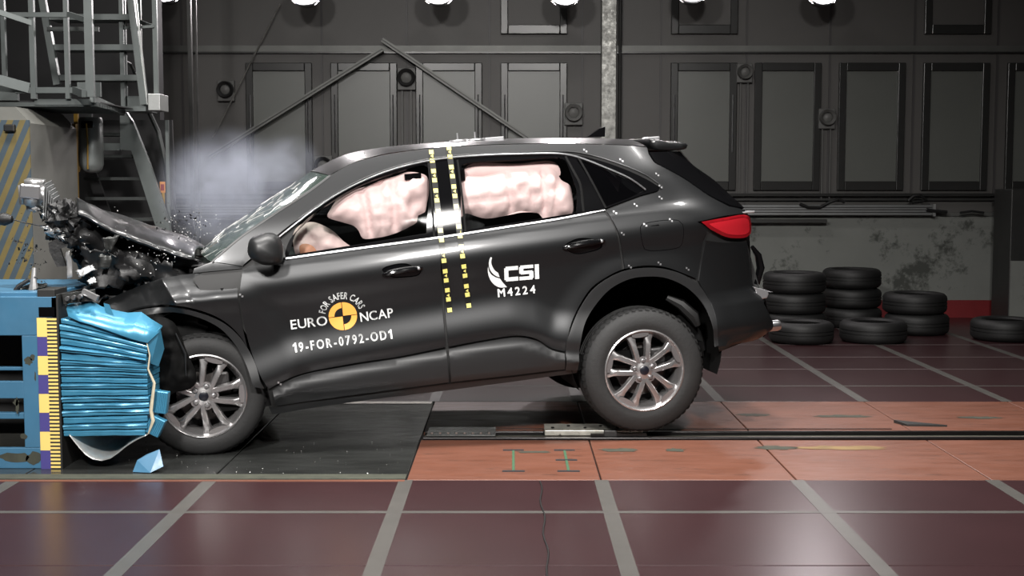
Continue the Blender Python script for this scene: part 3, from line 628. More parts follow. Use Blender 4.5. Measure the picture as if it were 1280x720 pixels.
# outlines of the car panels in the car frame (x, z, corner)
TR = {
  'side_frame': [(0.088,1.114,1),(0.261,1.238,0),(0.475,1.359,0),(0.669,1.461,0),(0.804,1.543,1),(0.942,1.6,0),(1.088,1.632,0),(1.328,1.65,0),(1.52,1.651,0),(1.808,1.641,0),(2.098,1.622,0),(2.388,1.595,0),(2.634,1.565,0),(2.732,1.548,1),(2.731,1.508,0),(2.752,1.452,1),(2.927,1.34,0),(3.082,1.214,0),(3.187,1.149,1),(3.319,1.114,1),(3.295,1.092,1),(3.123,1.093,0),(2.946,1.077,1),(3.007,1.02,1),(2.981,0.969,1),(2.955,0.845,0),(2.919,0.732,1),(2.839,0.773,0),(2.717,0.826,0),(2.593,0.846,0),(2.474,0.838,1),(2.467,0.927,0),(2.448,1.059,0),(2.425,1.132,0),(2.398,1.197,1),(2.618,1.256,0),(2.753,1.283,0),(2.768,1.305,1),(2.694,1.37,0),(2.595,1.431,0),(2.442,1.502,0),(2.29,1.552,0),(2.185,1.566,0),(1.992,1.58,0),(1.703,1.594,0),(1.439,1.593,0),(1.172,1.556,0),(0.927,1.481,0),(0.73,1.384,0),(0.495,1.243,0),(0.34,1.131,1),(0.258,1.072,1)],
  'window_trim': [(0.494,1.098,1),(0.536,1.194,0),(0.746,1.367,0),(0.938,1.461,0),(1.179,1.539,0),(1.441,1.576,0),(1.7,1.578,0),(1.988,1.563,0),(2.181,1.547,0),(2.286,1.533,0),(2.433,1.484,0),(2.581,1.413,0),(2.676,1.357,0),(2.752,1.302,1),(2.744,1.288,0),(2.619,1.263,0),(2.392,1.205,1),(1.922,1.172,0),(1.386,1.133,1),(0.928,1.114,1)],
  'front_glass': [(0.522,1.109,1),(0.597,1.261,0),(0.785,1.382,0),(0.981,1.471,0),(1.215,1.531,0),(1.361,1.554,0),(1.387,1.535,0),(1.387,1.507,0),(1.319,1.16,1),(0.931,1.134,1)],
  'rear_glass': [(1.572,1.5,0),(1.583,1.537,0),(1.627,1.546,0),(1.887,1.54,0),(2.177,1.528,0),(2.203,1.513,0),(2.226,1.41,0),(2.24,1.318,0),(2.218,1.197,1),(1.875,1.176,0),(1.521,1.158,1)],
  'quarter_glass': [(2.276,1.507,1),(2.387,1.473,0),(2.519,1.399,0),(2.611,1.333,0),(2.654,1.294,1),(2.569,1.261,0),(2.405,1.218,1)],
  'front_door': [(0.257,1.059,1),(0.358,1.087,0),(0.498,1.087,0),(0.928,1.107,0),(1.389,1.126,1),(1.383,1.024,0),(1.372,0.746,0),(1.368,0.557,0),(1.37,0.489,1),(1.095,0.463,0),(0.816,0.452,0),(0.493,0.421,0),(0.39,0.387,1),(0.334,0.361,1),(0.3,0.426,0),(0.254,0.593,0),(0.232,0.762,0),(0.226,0.911,0)],
  'rear_door': [(1.398,1.125,1),(1.522,1.135,0),(1.92,1.161,0),(2.381,1.194,1),(2.415,1.132,0),(2.438,1.06,0),(2.457,0.923,0),(2.457,0.837,1),(2.379,0.809,0),(2.267,0.748,0),(2.176,0.635,0),(2.114,0.529,0),(2.077,0.433,1),(2.072,0.385,1),(1.994,0.411,0),(1.904,0.478,0),(1.81,0.508,0),(1.57,0.503,0),(1.379,0.488,1),(1.382,0.745,0),(1.393,1.023,0)],
  'front_cladding': [(0.351,0.354,1),(0.492,0.414,0),(0.816,0.445,0),(1.095,0.456,0),(1.369,0.48,1),(1.368,0.387,0),(1.367,0.278,1),(0.846,0.266,0),(0.363,0.254,1)],
  'rear_cladding': [(1.378,0.479,1),(1.569,0.496,0),(1.809,0.5,0),(1.903,0.471,0),(1.994,0.404,0),(2.067,0.378,1),(2.064,0.277,1),(1.745,0.275,0),(1.376,0.277,1),(1.378,0.386,1)],
  'sill': [(0.318,0.254,1),(0.846,0.258,0),(1.372,0.27,0),(1.745,0.267,0),(2.142,0.272,1),(2.144,0.243,1),(1.99,0.236,0),(1.362,0.223,0),(0.843,0.219,0),(0.335,0.201,1)],
  'fender': [(0.248,1.055,1),(0.219,0.912,0),(0.225,0.763,0),(0.245,0.594,0),(0.291,0.427,0),(0.312,0.368,1),(0.29,0.371,1),(0.268,0.515,0),(0.205,0.677,0),(0.126,0.774,0),(0.011,0.846,0),(-0.145,0.897,0),(-0.299,0.9,0),(-0.452,0.869,1),(-0.548,0.937,1),(-0.377,0.996,0),(-0.195,1.048,1),(-0.067,1.054,0),(0.088,1.053,0),(0.2,1.064,1)],
  'arch_trim_rear': [(2.064,0.271,1),(2.075,0.433,0),(2.113,0.524,0),(2.175,0.626,0),(2.266,0.736,0),(2.368,0.798,0),(2.469,0.831,0),(2.593,0.838,0),(2.716,0.819,0),(2.844,0.765,0),(2.941,0.682,0),(2.994,0.574,0),(3.015,0.452,0),(3.017,0.319,1),(2.99,0.313,1),(2.988,0.406,0),(2.967,0.515,0),(2.928,0.6,0),(2.834,0.698,0),(2.713,0.761,0),(2.614,0.778,0),(2.5,0.775,0),(2.373,0.725,0),(2.262,0.621,0),(2.196,0.525,0),(2.155,0.385,0),(2.143,0.261,1)],
  'arch_trim_front': [(0.299,0.37,1),(0.277,0.514,0),(0.212,0.667,0),(0.13,0.764,0),(0.01,0.837,0),(-0.146,0.888,0),(-0.3,0.891,0),(-0.435,0.862,1),(-0.404,0.836,1),(-0.26,0.855,0),(-0.129,0.851,0),(-0.003,0.806,0),(0.1,0.735,0),(0.169,0.639,0),(0.223,0.506,0),(0.247,0.386,1)],
  'bumper_side': [(2.992,0.963,1),(3.119,0.935,0),(3.309,0.916,1),(3.322,0.775,0),(3.341,0.641,1),(3.372,0.616,0),(3.42,0.557,0),(3.392,0.523,1),(3.429,0.447,0),(3.465,0.364,0),(3.425,0.336,1),(3.307,0.306,0),(3.115,0.304,0),(3.027,0.269,1),(3.017,0.319,0),(3.015,0.452,0),(2.997,0.574,0),(2.946,0.681,0),(2.928,0.722,1),(2.961,0.844,1)],
  'taillight': [(2.957,1.078,1),(3.122,1.088,0),(3.292,1.087,0),(3.334,1.063,0),(3.344,0.962,0),(3.304,0.945,0),(3.199,0.95,0),(3.12,0.969,0),(3.018,1.024,1)],
  'tail_black': [(2.76,1.452,1),(2.736,1.517,1),(2.97,1.506,1),(3.025,1.427,0),(3.176,1.309,0),(3.271,1.187,0),(3.319,1.123,1),(3.203,1.152,1),(3.085,1.219,0),(2.928,1.345,1)],
  'bumper_trim': [(3.301,0.54,1),(3.418,0.553,1),(3.43,0.577,0),(3.411,0.604,0),(3.365,0.621,0),(3.329,0.635,1),(3.347,0.6,0),(3.34,0.571,0),(3.318,0.553,0)],
  'fuel_flap': [(2.587,1.079,0),(2.599,1.092,0),(2.822,1.095,0),(2.844,1.069,0),(2.837,0.954,0),(2.822,0.938,0),(2.636,0.935,0),(2.607,0.947,0)],
  'front_handle_recess': [(1.041,0.979,0),(1.098,0.999,0),(1.181,0.998,0),(1.225,0.975,0),(1.261,0.966,0),(1.249,0.93,0),(1.16,0.923,0),(1.092,0.932,0)],
  'rear_handle_recess': [(2.118,1.009,0),(2.189,1.045,0),(2.275,1.039,0),(2.337,1.012,0),(2.341,0.983,0),(2.267,0.961,0),(2.174,0.961,0)],
  'belt_chrome': [(0.503,1.093,0),(0.928,1.112,0),(1.385,1.131,0),(1.824,1.156,0),(2.115,1.173,0),(2.391,1.198,0)],
  'dlo_chrome': [(0.479,1.217,0),(0.729,1.375,0),(0.93,1.471,0),(1.175,1.546,0),(1.437,1.583,0),(1.701,1.585,0),(1.99,1.57,0),(2.182,1.554,0),(2.285,1.526,0),(2.431,1.453,0),(2.582,1.365,0),(2.659,1.296,0)],
  'wing_upper': [(1.673,0.99,1),(1.68,0.986,1),(1.674,0.961,0),(1.678,0.937,0),(1.692,0.91,0),(1.712,0.892,1),(1.719,0.865,1),(1.695,0.877,0),(1.673,0.9,0),(1.661,0.929,0),(1.66,0.957,0),(1.666,0.98,0)],
  'wing_lower': [(1.654,0.937,1),(1.658,0.911,0),(1.67,0.888,0),(1.694,0.868,0),(1.72,0.858,1),(1.739,0.828,0),(1.76,0.802,1),(1.723,0.803,0),(1.692,0.818,0),(1.666,0.85,0),(1.654,0.884,0),(1.651,0.916,0)],
  'marks': [(2.332,1.565,0),(2.539,1.489,0),(2.744,1.385,0),(2.749,1.312,0),(2.736,1.246,0),(2.576,1.217,0),(2.442,1.186,0),(2.467,1.057,0),(2.61,1.096,0),(2.77,1.11,0),(2.5,0.857,0),(2.684,0.858,0),(2.858,0.807,0),(0.391,0.396,0),(0.231,0.919,0)],
  'anchors': [(0.493,0.686,0),(0.717,0.689,0),(0.891,0.687,0),(1.082,0.695,0),(0.493,0.554,0),(1.063,0.573,0),(0.792,0.732,0),(0.799,0.816,0),(0.875,0.733,0),(1.747,0.836,0),(1.955,0.832,0),(1.746,0.915,0),(1.702,0.747,0),(1.928,0.748,0),(1.141,0.965,0),(1.266,0.966,0),(2.108,1.006,0),(2.357,1.02,0),(0.4,0.395,0)],
}
PL = {
  'front_curtain': (-0.7,[(0.768,1.303),(0.794,1.349),(0.833,1.399),(0.869,1.421),(0.931,1.446),(0.999,1.457),(1.051,1.47),(1.122,1.493),(1.191,1.504),(1.266,1.523),(1.375,1.488),(1.383,1.412),(1.362,1.328),(1.344,1.276),(1.302,1.26),(1.292,1.222),(1.249,1.199),(1.195,1.178),(1.124,1.159),(1.038,1.15),(0.963,1.155),(0.942,1.203),(0.918,1.233),(0.853,1.261)]),
  'dash_bag': (-0.45,[(0.565,1.221),(0.613,1.265),(0.683,1.273),(0.741,1.249),(0.799,1.208),(0.861,1.136),(0.922,1.077),(0.801,1.058),(0.592,1.052),(0.562,1.099)]),
  'knee_bag': (-0.55,[(0.591,1.144),(0.626,1.154),(0.675,1.128),(0.687,1.075),(0.604,1.065)]),
  'rear_curtain': (-0.72,[(1.573,1.456),(1.722,1.46),(1.846,1.482),(1.968,1.484),(2.049,1.477),(2.112,1.486),(2.16,1.447),(2.186,1.395),(2.235,1.361),(2.246,1.309),(2.236,1.187),(2.127,1.177),(2.054,1.173),(2.031,1.205),(1.935,1.221),(1.843,1.213),(1.7,1.206),(1.582,1.246),(1.558,1.226)]),
  'rear_curtain_upper': (-0.66,[(1.579,1.456),(1.616,1.519),(1.658,1.539),(1.921,1.516),(2.167,1.503),(2.191,1.425),(2.017,1.44),(1.73,1.435)]),
  'hood_near': (-0.78,[(-0.614,1.453),(-0.521,1.395),(-0.419,1.332),(-0.254,1.239),(-0.128,1.181),(-0.008,1.133)]),
  'hood_far': (0.45,[(-0.795,1.491),(-0.685,1.434),(-0.541,1.368),(-0.297,1.261),(-0.123,1.191),(0.007,1.093)]),
  'roof_sil': (-0.15,[(0.766,1.56),(0.976,1.663),(1.129,1.686),(1.333,1.694),(1.588,1.691),(1.795,1.687),(2.055,1.676),(2.317,1.657),(2.582,1.633),(2.849,1.599),(3.01,1.572)]),
  'spoiler': (-0.6,[(2.766,1.592),(2.872,1.574),(2.975,1.558),(3.01,1.543),(2.998,1.519),(2.945,1.513),(2.777,1.537)]),
  'ws_far': (0.55,[(0.005,1.132),(0.22,1.258),(0.393,1.383),(0.562,1.471),(0.777,1.566)]),
  'mirror': (-1.02,[(0.317,1.222),(0.363,1.244),(0.443,1.25),(0.484,1.215),(0.495,1.151),(0.479,1.081),(0.407,1.07),(0.339,1.094),(0.3,1.143)]),
  'mirror_foot': (-0.93,[(0.346,1.093),(0.448,1.083),(0.504,1.105)]),
  'fin': (0.0,[(2.528,1.651),(2.614,1.699),(2.656,1.709),(2.648,1.644)]),
  'pins': (-0.3,[(1.634,1.739),(1.629,1.685),(1.745,1.736),(1.74,1.681)]),
  'black_panel': (-0.955,[(-0.259,0.836),(-0.154,0.806),(-0.101,0.647),(-0.056,0.46),(-0.1,0.415),(-0.203,0.395),(-0.259,0.283),(-0.307,0.243),(-0.294,0.514)]),
  'exhaust': (-0.5,[(3.498,0.39),(3.563,0.383),(3.558,0.316),(3.492,0.308)]),
  'text': (-0.93,[(0.493,0.689),(1.079,0.7),(0.493,0.555),(1.063,0.574),(1.663,0.987),(1.963,0.92),(1.695,0.753),(1.925,0.758)]),
}
TAPE = {'a':[(1.4155,1.6285),(1.4136,1.5854),(1.4119,1.5425),(1.4102,1.4998),(1.4086,1.4574),(1.4069,1.4151),(1.4053,1.373),(1.4041,1.3311),(1.4033,1.2892),(1.4028,1.2474),(1.4024,1.2057),(1.4017,1.1641),(1.4003,1.123),(1.3985,1.0822),(1.3979,1.0411),(1.398,0.9996),(1.3994,0.9573),(1.4015,0.9145),(1.4038,0.8714),(1.4059,0.8284),(1.408,0.7852),(1.4095,0.7422),(1.4101,0.7001)],'b':[(1.5235,1.6436),(1.5218,1.6002),(1.5202,1.5571),(1.5186,1.5142),(1.5171,1.4716),(1.5156,1.4291),(1.5142,1.3869),(1.513,1.3448),(1.5124,1.3028),(1.5122,1.2608),(1.512,1.2189),(1.5117,1.1771),(1.5108,1.1357),(1.5088,1.0949),(1.5084,1.0536),(1.5087,1.012),(1.5105,0.9698),(1.5131,0.9269),(1.5161,0.8837),(1.5188,0.8405),(1.5215,0.7971),(1.5238,0.754),(1.5249,0.7117)]}
CAR_ORIGIN = (-1.8460, 8.0837, -0.0104)
CAR_YAW = 0.17802
CAR_PITCH = 0.08727
# ------------------------------------------------------------------ the car
car = empty('car', CAR_ORIGIN); car.rotation_mode = 'XYZ'; car.rotation_euler = (0, -CAR_PITCH, CAR_YAW)
setp(car, 'dark grey crash test car with crushed nose and tail lifted off the floor', 'car')
def smooth_loop(pts, step=.03, close=True):
    """Catmull-Rom through (x, z, corner) points, sharp at corners, sampled every step"""
    n = len(pts); out = []
    for i in range(n if close else n-1):
        p1, p2 = pts[i], pts[(i+1) % n]
        p0 = pts[i-1] if (close or i > 0) else p1; p3 = pts[(i+2) % n] if (close or i+2 < n) else p2
        if len(p1) > 2 and p1[2]: p0 = (2*p1[0]-p2[0], 2*p1[1]-p2[1])
        if len(p2) > 2 and p2[2]: p3 = (2*p2[0]-p1[0], 2*p2[1]-p1[1])
        d = math.hypot(p2[0]-p1[0], p2[1]-p1[1]); m = max(1, int(d/step+.5))
        # centripetal knots keep uneven spacing from overshooting
        t0 = 0.0; t1 = t0+max(1e-6, math.hypot(p1[0]-p0[0], p1[1]-p0[1]))**.5; t2 = t1+max(1e-6, d)**.5; t3 = t2+max(1e-6, math.hypot(p3[0]-p2[0], p3[1]-p2[1]))**.5
        for k in range(m):
            t = t1+(t2-t1)*k/m; r = []
            for c in (0, 1):
                a1 = (t1-t)/(t1-t0)*p0[c]+(t-t0)/(t1-t0)*p1[c]; a2 = (t2-t)/(t2-t1)*p1[c]+(t-t1)/(t2-t1)*p2[c]; a3 = (t3-t)/(t3-t2)*p2[c]+(t-t2)/(t3-t2)*p3[c]
                b1 = (t2-t)/(t2-t0)*a1+(t-t0)/(t2-t0)*a2; b2 = (t3-t)/(t3-t1)*a2+(t-t1)/(t3-t1)*a3
                r.append((t2-t)/(t2-t1)*b1+(t-t1)/(t2-t1)*b2)
            out.append(tuple(r))
    if not close: out.append(tuple(pts[-1][:2]))
    return out
def inside(p, poly):
    x, z = p; c = False; j = len(poly)-1
    for i in range(len(poly)):
        xi, zi = poly[i]; xj, zj = poly[j]
        if (zi > z) != (zj > z) and x < (xj-xi)*(z-zi)/(zj-zi)+xi: c = not c
        j = i
    return c
def inset(loop, d):
    n = len(loop); A = sum(loop[i][0]*loop[(i+1) % n][1]-loop[(i+1) % n][0]*loop[i][1] for i in range(n)); sg = 1 if A > 0 else -1; out = []
    for i in range(n):
        a, b, c = loop[i-1], loop[i], loop[(i+1) % n]
        n1 = (-(b[1]-a[1]), b[0]-a[0]); n2 = (-(c[1]-b[1]), c[0]-b[0]); l1 = math.hypot(*n1) or 1; l2 = math.hypot(*n2) or 1
        nx, nz = n1[0]/l1+n2[0]/l2, n1[1]/l1+n2[1]/l2; q = nx*nx+nz*nz
        if q < .15: q = .15
        out.append((b[0]+sg*d*2*nx/q, b[1]+sg*d*2*nz/q))
    return out
def fill(loops, step):
    """triangulate the first loop minus the others with an inner grid of points"""
    pts = []; edges = []
    for lp in loops:
        b = len(pts); pts += lp; edges += [(b+i, b+(i+1) % len(lp)) for i in range(len(lp))]
    nb = len(pts); xs = [p[0] for p in loops[0]]; zs = [p[1] for p in loops[0]]
    bins = {}
    for p in pts: bins.setdefault((int(p[0]//step), int(p[1]//step)), []).append(p)
    i = 0; z = min(zs)+step/2
    while z < max(zs):
        x = min(xs)+step*(.25 if i % 2 else .75)
        while x < max(xs):
            k = (int(x//step), int(z//step))
            near = any((x-q[0])**2+(z-q[1])**2 < (.6*step)**2 for a in (-1, 0, 1) for b in (-1, 0, 1) for q in bins.get((k[0]+a, k[1]+b), ()))
            if not near and inside((x, z), loops[0]) and not any(inside((x, z), h) for h in loops[1:]): pts.append((x, z))
            x += step
        z += step*.87; i += 1
    r = geometry.delaunay_2d_cdt([Vector(p) for p in pts], edges, [], 0, 1e-6)
    vs, es, tris = r[0], r[1], r[2]; out = []
    for t in tris:
        c = (sum(vs[k].x for k in t)/len(t), sum(vs[k].y for k in t)/len(t))
        if inside(c, loops[0]) and not any(inside(c, h) for h in loops[1:]): out.append(tuple(t))
    return [(v.x, v.y) for v in vs], out
def nrm(x, z, w):
    e = .004; dx = (w(x+e, z)-w(x-e, z))/(2*e); dz = (w(x, z+e)-w(x, z-e))/(2*e)
    return Vector((-dx, -1, -dz)).normalized()
def panel(name, loop, m, parent=car, holes=(), off=0.0, gap=.0025, rim=.016, step=.032, w=side_w, side=-1, custom=True, fold=0.0):
    """a body panel: the outline lifted onto the side surface, with a turned-in edge"""
    loops = [inset(loop, gap)]+[inset(h, -gap) for h in holes]
    ps, tris = fill(loops, step)
    f = lambda x, z: w(x, z)+off
    vs = [(x, -f(x, z), z) for x, z in ps]; ns = [nrm(x, z, w) for x, z in ps]; fs = []
    for t in tris:
        a, b, c = (Vector(vs[k]) for k in t[:3]); fs.append(t if (b-a).cross(c-a).y < 0 else tuple(reversed(t)))
    if rim > 0:
        for lp in loops:
            b = len(vs); n = len(lp)
            for x, z in lp:
                N = nrm(x, z, w); p = Vector((x, -f(x, z), z)); vs.append(tuple(p)); ns.append(N)
            for x, z in inset(lp, .002 if lp is loops[0] else -.002):
                N = nrm(x, z, w); p = Vector((x, -f(x, z), z))-N*rim; vs.append(tuple(p)); ns.append(N)
            fs += [(b+i, b+(i+1) % n, b+n+(i+1) % n, b+n+i) for i in range(n)]
    if side > 0: vs = [(x, -y, z) for x, y, z in vs]; fs = [tuple(reversed(t)) for t in fs]; ns = [Vector((q.x, -q.y, q.z)) for q in ns]
    o = mesh(name, vs, fs, m, parent, True)
    if custom: o.data.normals_split_custom_set_from_vertices([tuple(q) for q in ns])
    return o
SL = {k: smooth_loop(v) for k, v in TR.items() if k not in ('anchors', 'marks')}
# inner dark shell just under the panels, near and far side
ring = lambda c, r, a0, a1, n=20: [(c[0]+r*math.cos(math.radians(a0+(a1-a0)*k/n)), c[1]+r*math.sin(math.radians(a0+(a1-a0)*k/n))) for k in range(n+1)]
SHELL = [(.34, .24), (2.06, .27)]+ring((2.575, .36), .49, 190, -10)+[(3.30, .32), (3.40, .55), (3.32, .9), (3.28, 1.08), (3.0, 1.27), (2.80, 1.46), (2.62, 1.545), (2.2, 1.59), (1.5, 1.63), (1.05, 1.60), (.80, 1.52), (.45, 1.30), (.10, 1.09), (-.02, 1.03), (.03, .93), (.2, .78), (.3, .55)]
wins = [SL['front_glass'], SL['rear_glass'], SL['quarter_glass']]
inner = lambda x, z: side_w(x, z)-.022
panel('inner_shell', SHELL, M['paint_inner'], holes=[inset(h, -.012) for h in wins], w=inner, gap=0, rim=0, step=.06, custom=False)
panel('far_side', SHELL, M['paint'], holes=[inset(h, -.0) for h in wins[:1]], gap=0, rim=0, step=.06, side=1)
panel('far_glass', SL['front_glass'], M['dark_glass'], gap=0, rim=0, step=.08, side=1)
# painted panels
panel('side_frame', SL['side_frame'], M['paint'])
panel('front_door', SL['front_door'], M['paint'], holes=[smooth_loop([(a, b) for a, b, c in TR['front_handle_recess']], .015)], step=.022)
panel('rear_door', SL['rear_door'], M['paint'], holes=[smooth_loop([(a, b) for a, b, c in TR['rear_handle_recess']], .015)], step=.022)
panel('front_door_cladding', SL['front_cladding'], M['clad_plastic'], off=.004)
panel('rear_door_cladding', SL['rear_cladding'], M['clad_plastic'], off=.004)
panel('sill', SL['sill'], M['clad_plastic'], off=-.004)
panel('rear_arch_trim', SL['arch_trim_rear'], M['clad_plastic'], off=.010, step=.02)
panel('rear_bumper_side', SL['bumper_side'], M['paint'], off=.002)
panel('fuel_flap', SL['fuel_flap'], M['paint'], off=.0022, gap=0, rim=.004)
o = panel('fuel_flap_gap', inset(SL['fuel_flap'], -.004), M['gloss_black'], off=.0008, gap=0, rim=0)
panel('window_trim', SL['window_trim'], M['gloss_black'], holes=wins, off=-.004, gap=0, rim=.02)
# crumpled front wing
def wing_w(x, z):
    w = side_w(x, z)
    # the top edge rolls inboard, and a fold line runs down from the top edge to the arch
    zt_ = 1.05 - .10*max(0, -x-.20)/.35 if x < -.2 else 1.055
    u = max(0.0, (z-(zt_-.16))/.16); w -= .11*u**1.6
    fx_ = -.20+.55*(1.04-z)          # position of the fold
    t = x-fx_
    w += .03*max(0, 1-abs(t)/.10)*max(0, min(1, (z-.80)/.1)) - (.085*min(1, max(0, -t)/.16) if t < 0 else 0)*max(0, min(1, (z-.84)/.14))
    w += .012*math.sin(x*23+z*9)*max(0, min(1, (.12-x)/.3)) + .009*math.sin(z*41-x*13)*max(0, min(1, (.0-x)/.3))
    w -= .05*max(0, min(1, (-.25-x)/.3))
    return w
panel('front_wing', SL['fender'], M['paint'], w=wing_w, step=.016)
panel('front_arch_trim', SL['arch_trim_front'], M['clad_plastic'], w=wing_w, off=.006, step=.02)
mesh('wing_badge', [(.135+a, -wing_w(.135+a, .965+b)-.004, .965+b) for a, b in ((-.03, .008), (-.008, .004), (.005, .014), (.008, .004), (.03, .008), (.008, -.004), (.0, -.014), (-.008, -.006))], [tuple(range(8))], M['gloss_black'], car)

# glass
panel('front_side_window', SL['front_glass'], M['side_glass'], off=-.012, gap=0, rim=0, step=.06)
panel('rear_side_window', SL['rear_glass'], M['side_glass'], off=-.012, gap=0, rim=0, step=.06)
panel('quarter_window', SL['quarter_glass'], M['dark_glass'], off=-.008, gap=0, rim=0, step=.06)
# chrome strips round the windows
def strip(name, pts, wd_, th, m, parent=car, w=side_w, off=0.0):
    L_ = smooth_loop(pts, .03, False); vs = []; fs = []
    for i, (x, z) in enumerate(L_):
        a, b = L_[max(0, i-1)], L_[min(len(L_)-1, i+1)]; d = Vector((b[0]-a[0], b[1]-a[1])).normalized(); q = Vector((-d.y, d.x))*wd_/2
        for s_, o_ in ((-1, -.004), (-1, th*.6), (0, th), (1, th*.6), (1, -.004)):
            X, Z = x+q.x*s_, z+q.y*s_; vs.append((X, -w(X, Z)-o_-off, Z))
    for i in range(len(L_)-1):
        for j in range(4): fs.append((i*5+j, i*5+j+1, (i+1)*5+j+1, (i+1)*5+j))
    return mesh(name, vs, fs, m, parent, True, 50)
strip('belt_strip', TR['belt_chrome'], .011, .008, M['chrome'])
strip('window_strip', TR['dlo_chrome'], .010, .008, M['chrome'])
# rear door window frame posts
strip('window_post', [(2.212, 1.535, 0), (2.243, 1.44, 0), (2.268, 1.36, 0), (2.262, 1.20, 0)], .014, .004, M['matte_black'])
strip('window_post', [(2.288, 1.52, 0), (2.40, 1.21, 0)], .012, .004, M['matte_black'])
strip('window_post', [(1.390, 1.57, 0), (1.362, 1.14, 0)], .012, .004, M['matte_black'])
strip('window_post', [(1.563, 1.57, 0), (1.548, 1.15, 0)], .012, .004, M['matte_black'])
# mirror
mp = PL['mirror'][1]; ml = smooth_loop([(a, b) for a, b in mp], .02); cx = sum(p[0] for p in ml)/len(ml); cz = sum(p[1] for p in ml)/len(ml)
vs = []; fs = []; lay = [(-1.11, .35), (-1.10, .62), (-1.075, .86), (-1.04, .98), (-1.0, 1.0), (-.96, .96), (-.93, .86)]; n = len(ml)
for y, k in lay: vs += [(cx+(a-cx)*k, y+.12*(a-cx), cz+(b-cz)*k) for a, b in ml]
for i in range(len(lay)-1): fs += [(i*n+j, i*n+(j+1) % n, (i+1)*n+(j+1) % n, (i+1)*n+j) for j in range(n)]
fs += [tuple(range(n-1, -1, -1)), tuple((len(lay)-1)*n+j for j in range(n))]
mr = mesh('door_mirror', vs, fs, M['clad_plastic'], car, True, 60)
MB().tube([(.43, -.96, 1.10), (.45, -.92, 1.085), (.47, -.86, 1.08)], [.035, .03, .04], 10).build('mirror_foot', M['gloss_black'], mr, True)
# triangle of mirror sail
strip('mirror_sail', [(.35, 1.118, 0), (.42, 1.122, 0), (.50, 1.13, 0)], .06, .004, M['clad_plastic'])
# door handles
for nm, an in (('front_handle', (14, 15)), ('rear_handle', (16, 17))):
    a, b = TR['anchors'][an[0]][:2], TR['anchors'][an[1]][:2]
    if nm == 'front_handle': a = (a[0]-.10, a[1]-.016)
    else: a = (a[0], a[1]-.005)
    lp = smooth_loop([(p[0], p[1]) for p in TR[nm+'_recess']], .015); c = (sum(p[0] for p in lp)/len(lp), sum(p[1] for p in lp)/len(lp))
    panel(nm+'_cup', inset(lp, -.004), M['gloss_black'], off=-.012, gap=0, rim=0, step=.02)
    pts = []
    for k in range(13):
        t = k/12; x = a[0]+(b[0]-a[0])*t; z = a[1]+(b[1]-a[1])*t+.004*math.sin(math.pi*t); pts.append((x, -side_w(x, z)-.006-.020*math.sin(math.pi*t)**.5, z))
    MB().tube(pts, [.006+.010*math.sin(math.pi*(k+.5)/13)**.4 for k in range(13)], 10).build(nm, M['paint'] if False else M['gloss_black'], car, True)
    MB().lathe([(0, -.004), (.007, -.003), (.009, .0)], 12).build('lock_cylinder', M['silver_trim'], car, True, loc=(b[0]-.02, -side_w(b[0], b[1])-.028, b[1]))

# roof
edge = [(x, z) for x, z, c in TR['side_frame'][4:15]][:10]; sil = PL['roof_sil'][1]
def poly_at(pl, x):
    if x <= pl[0][0]: (a, b) = pl[0], pl[1]
    elif x >= pl[-1][0]: (a, b) = pl[-2], pl[-1]
    else:
        for a, b in zip(pl, pl[1:]):
            if a[0] <= x <= b[0]: break
    return a[1]+(b[1]-a[1])*(x-a[0])/(b[0]-a[0])
edge_s = smooth_loop([(x, z, 0) for x, z in edge], .03, False); sil_s = smooth_loop([(x, z, 0) for x, z in sil], .03, False)
def roof_z(x, y):
    ze = poly_at(edge_s, x); zc = max(poly_at(sil_s, x), ze+.015); we = side_w(x, ze)
    return zc-(zc-ze)*min(1, abs(y)/we)**2.4
def roof_fn(u, v):
    x = .80+(2.73-.80)*u; ze = poly_at(edge_s, x); we = side_w(x, ze)+.001; s_ = (v*2-1); s_ = math.copysign(1-(1-abs(s_))**1.5, s_)
    y = s_*we; xx = x-.09*(1-s_*s_)*(1-u)**6
    return (xx, y, roof_z(x, y)+.002)
MB().grid(roof_fn, 50, 40).build('roof', M['paint'], car, True, 60)
# windscreen between the pillars
ws = [(x, z) for x, z, c in TR['side_frame'][:5]]
def ws_fn(u, v):
    f = u*4; i = min(3, int(f)); t = f-i; x = ws[i][0]+(ws[i+1][0]-ws[i][0])*t; z = ws[i][1]+(ws[i+1][1]-ws[i][1])*t; w_ = side_w(x, z)-.005; s_ = v*2-1
    return (x-.10*(1-s_*s_), s_*w_, z+.035*(1-s_*s_))
MB().grid(ws_fn, 18, 24).build('windscreen', M['screen_glass'], car, True)
strip('windscreen_edge', [(x+.004, z-.002, 0) for x, z in ws], .012, .004, M['clad_plastic'])
# crack lines and shattered glass on the screen
ck = MB(); rr = random.Random(3)
for k in range(60):
    u, v = rr.uniform(.0, .75), rr.uniform(.02, .5); p = Vector(ws_fn(u, v)); q = Vector(ws_fn(min(1, max(0, u+rr.uniform(-.12, .12))), min(1, max(0, v+rr.uniform(-.07, .07)))))
    up = Vector((-.55, 0, .83))*.003; ck.tube([p+up, (p+q)/2+up*1.2+Vector((rr.uniform(-.01, .01), 0, 0)), q+up], .0012, 3, False)
setp(ck.build('screen_cracks', M['scrap_white'], car), kind='stuff')
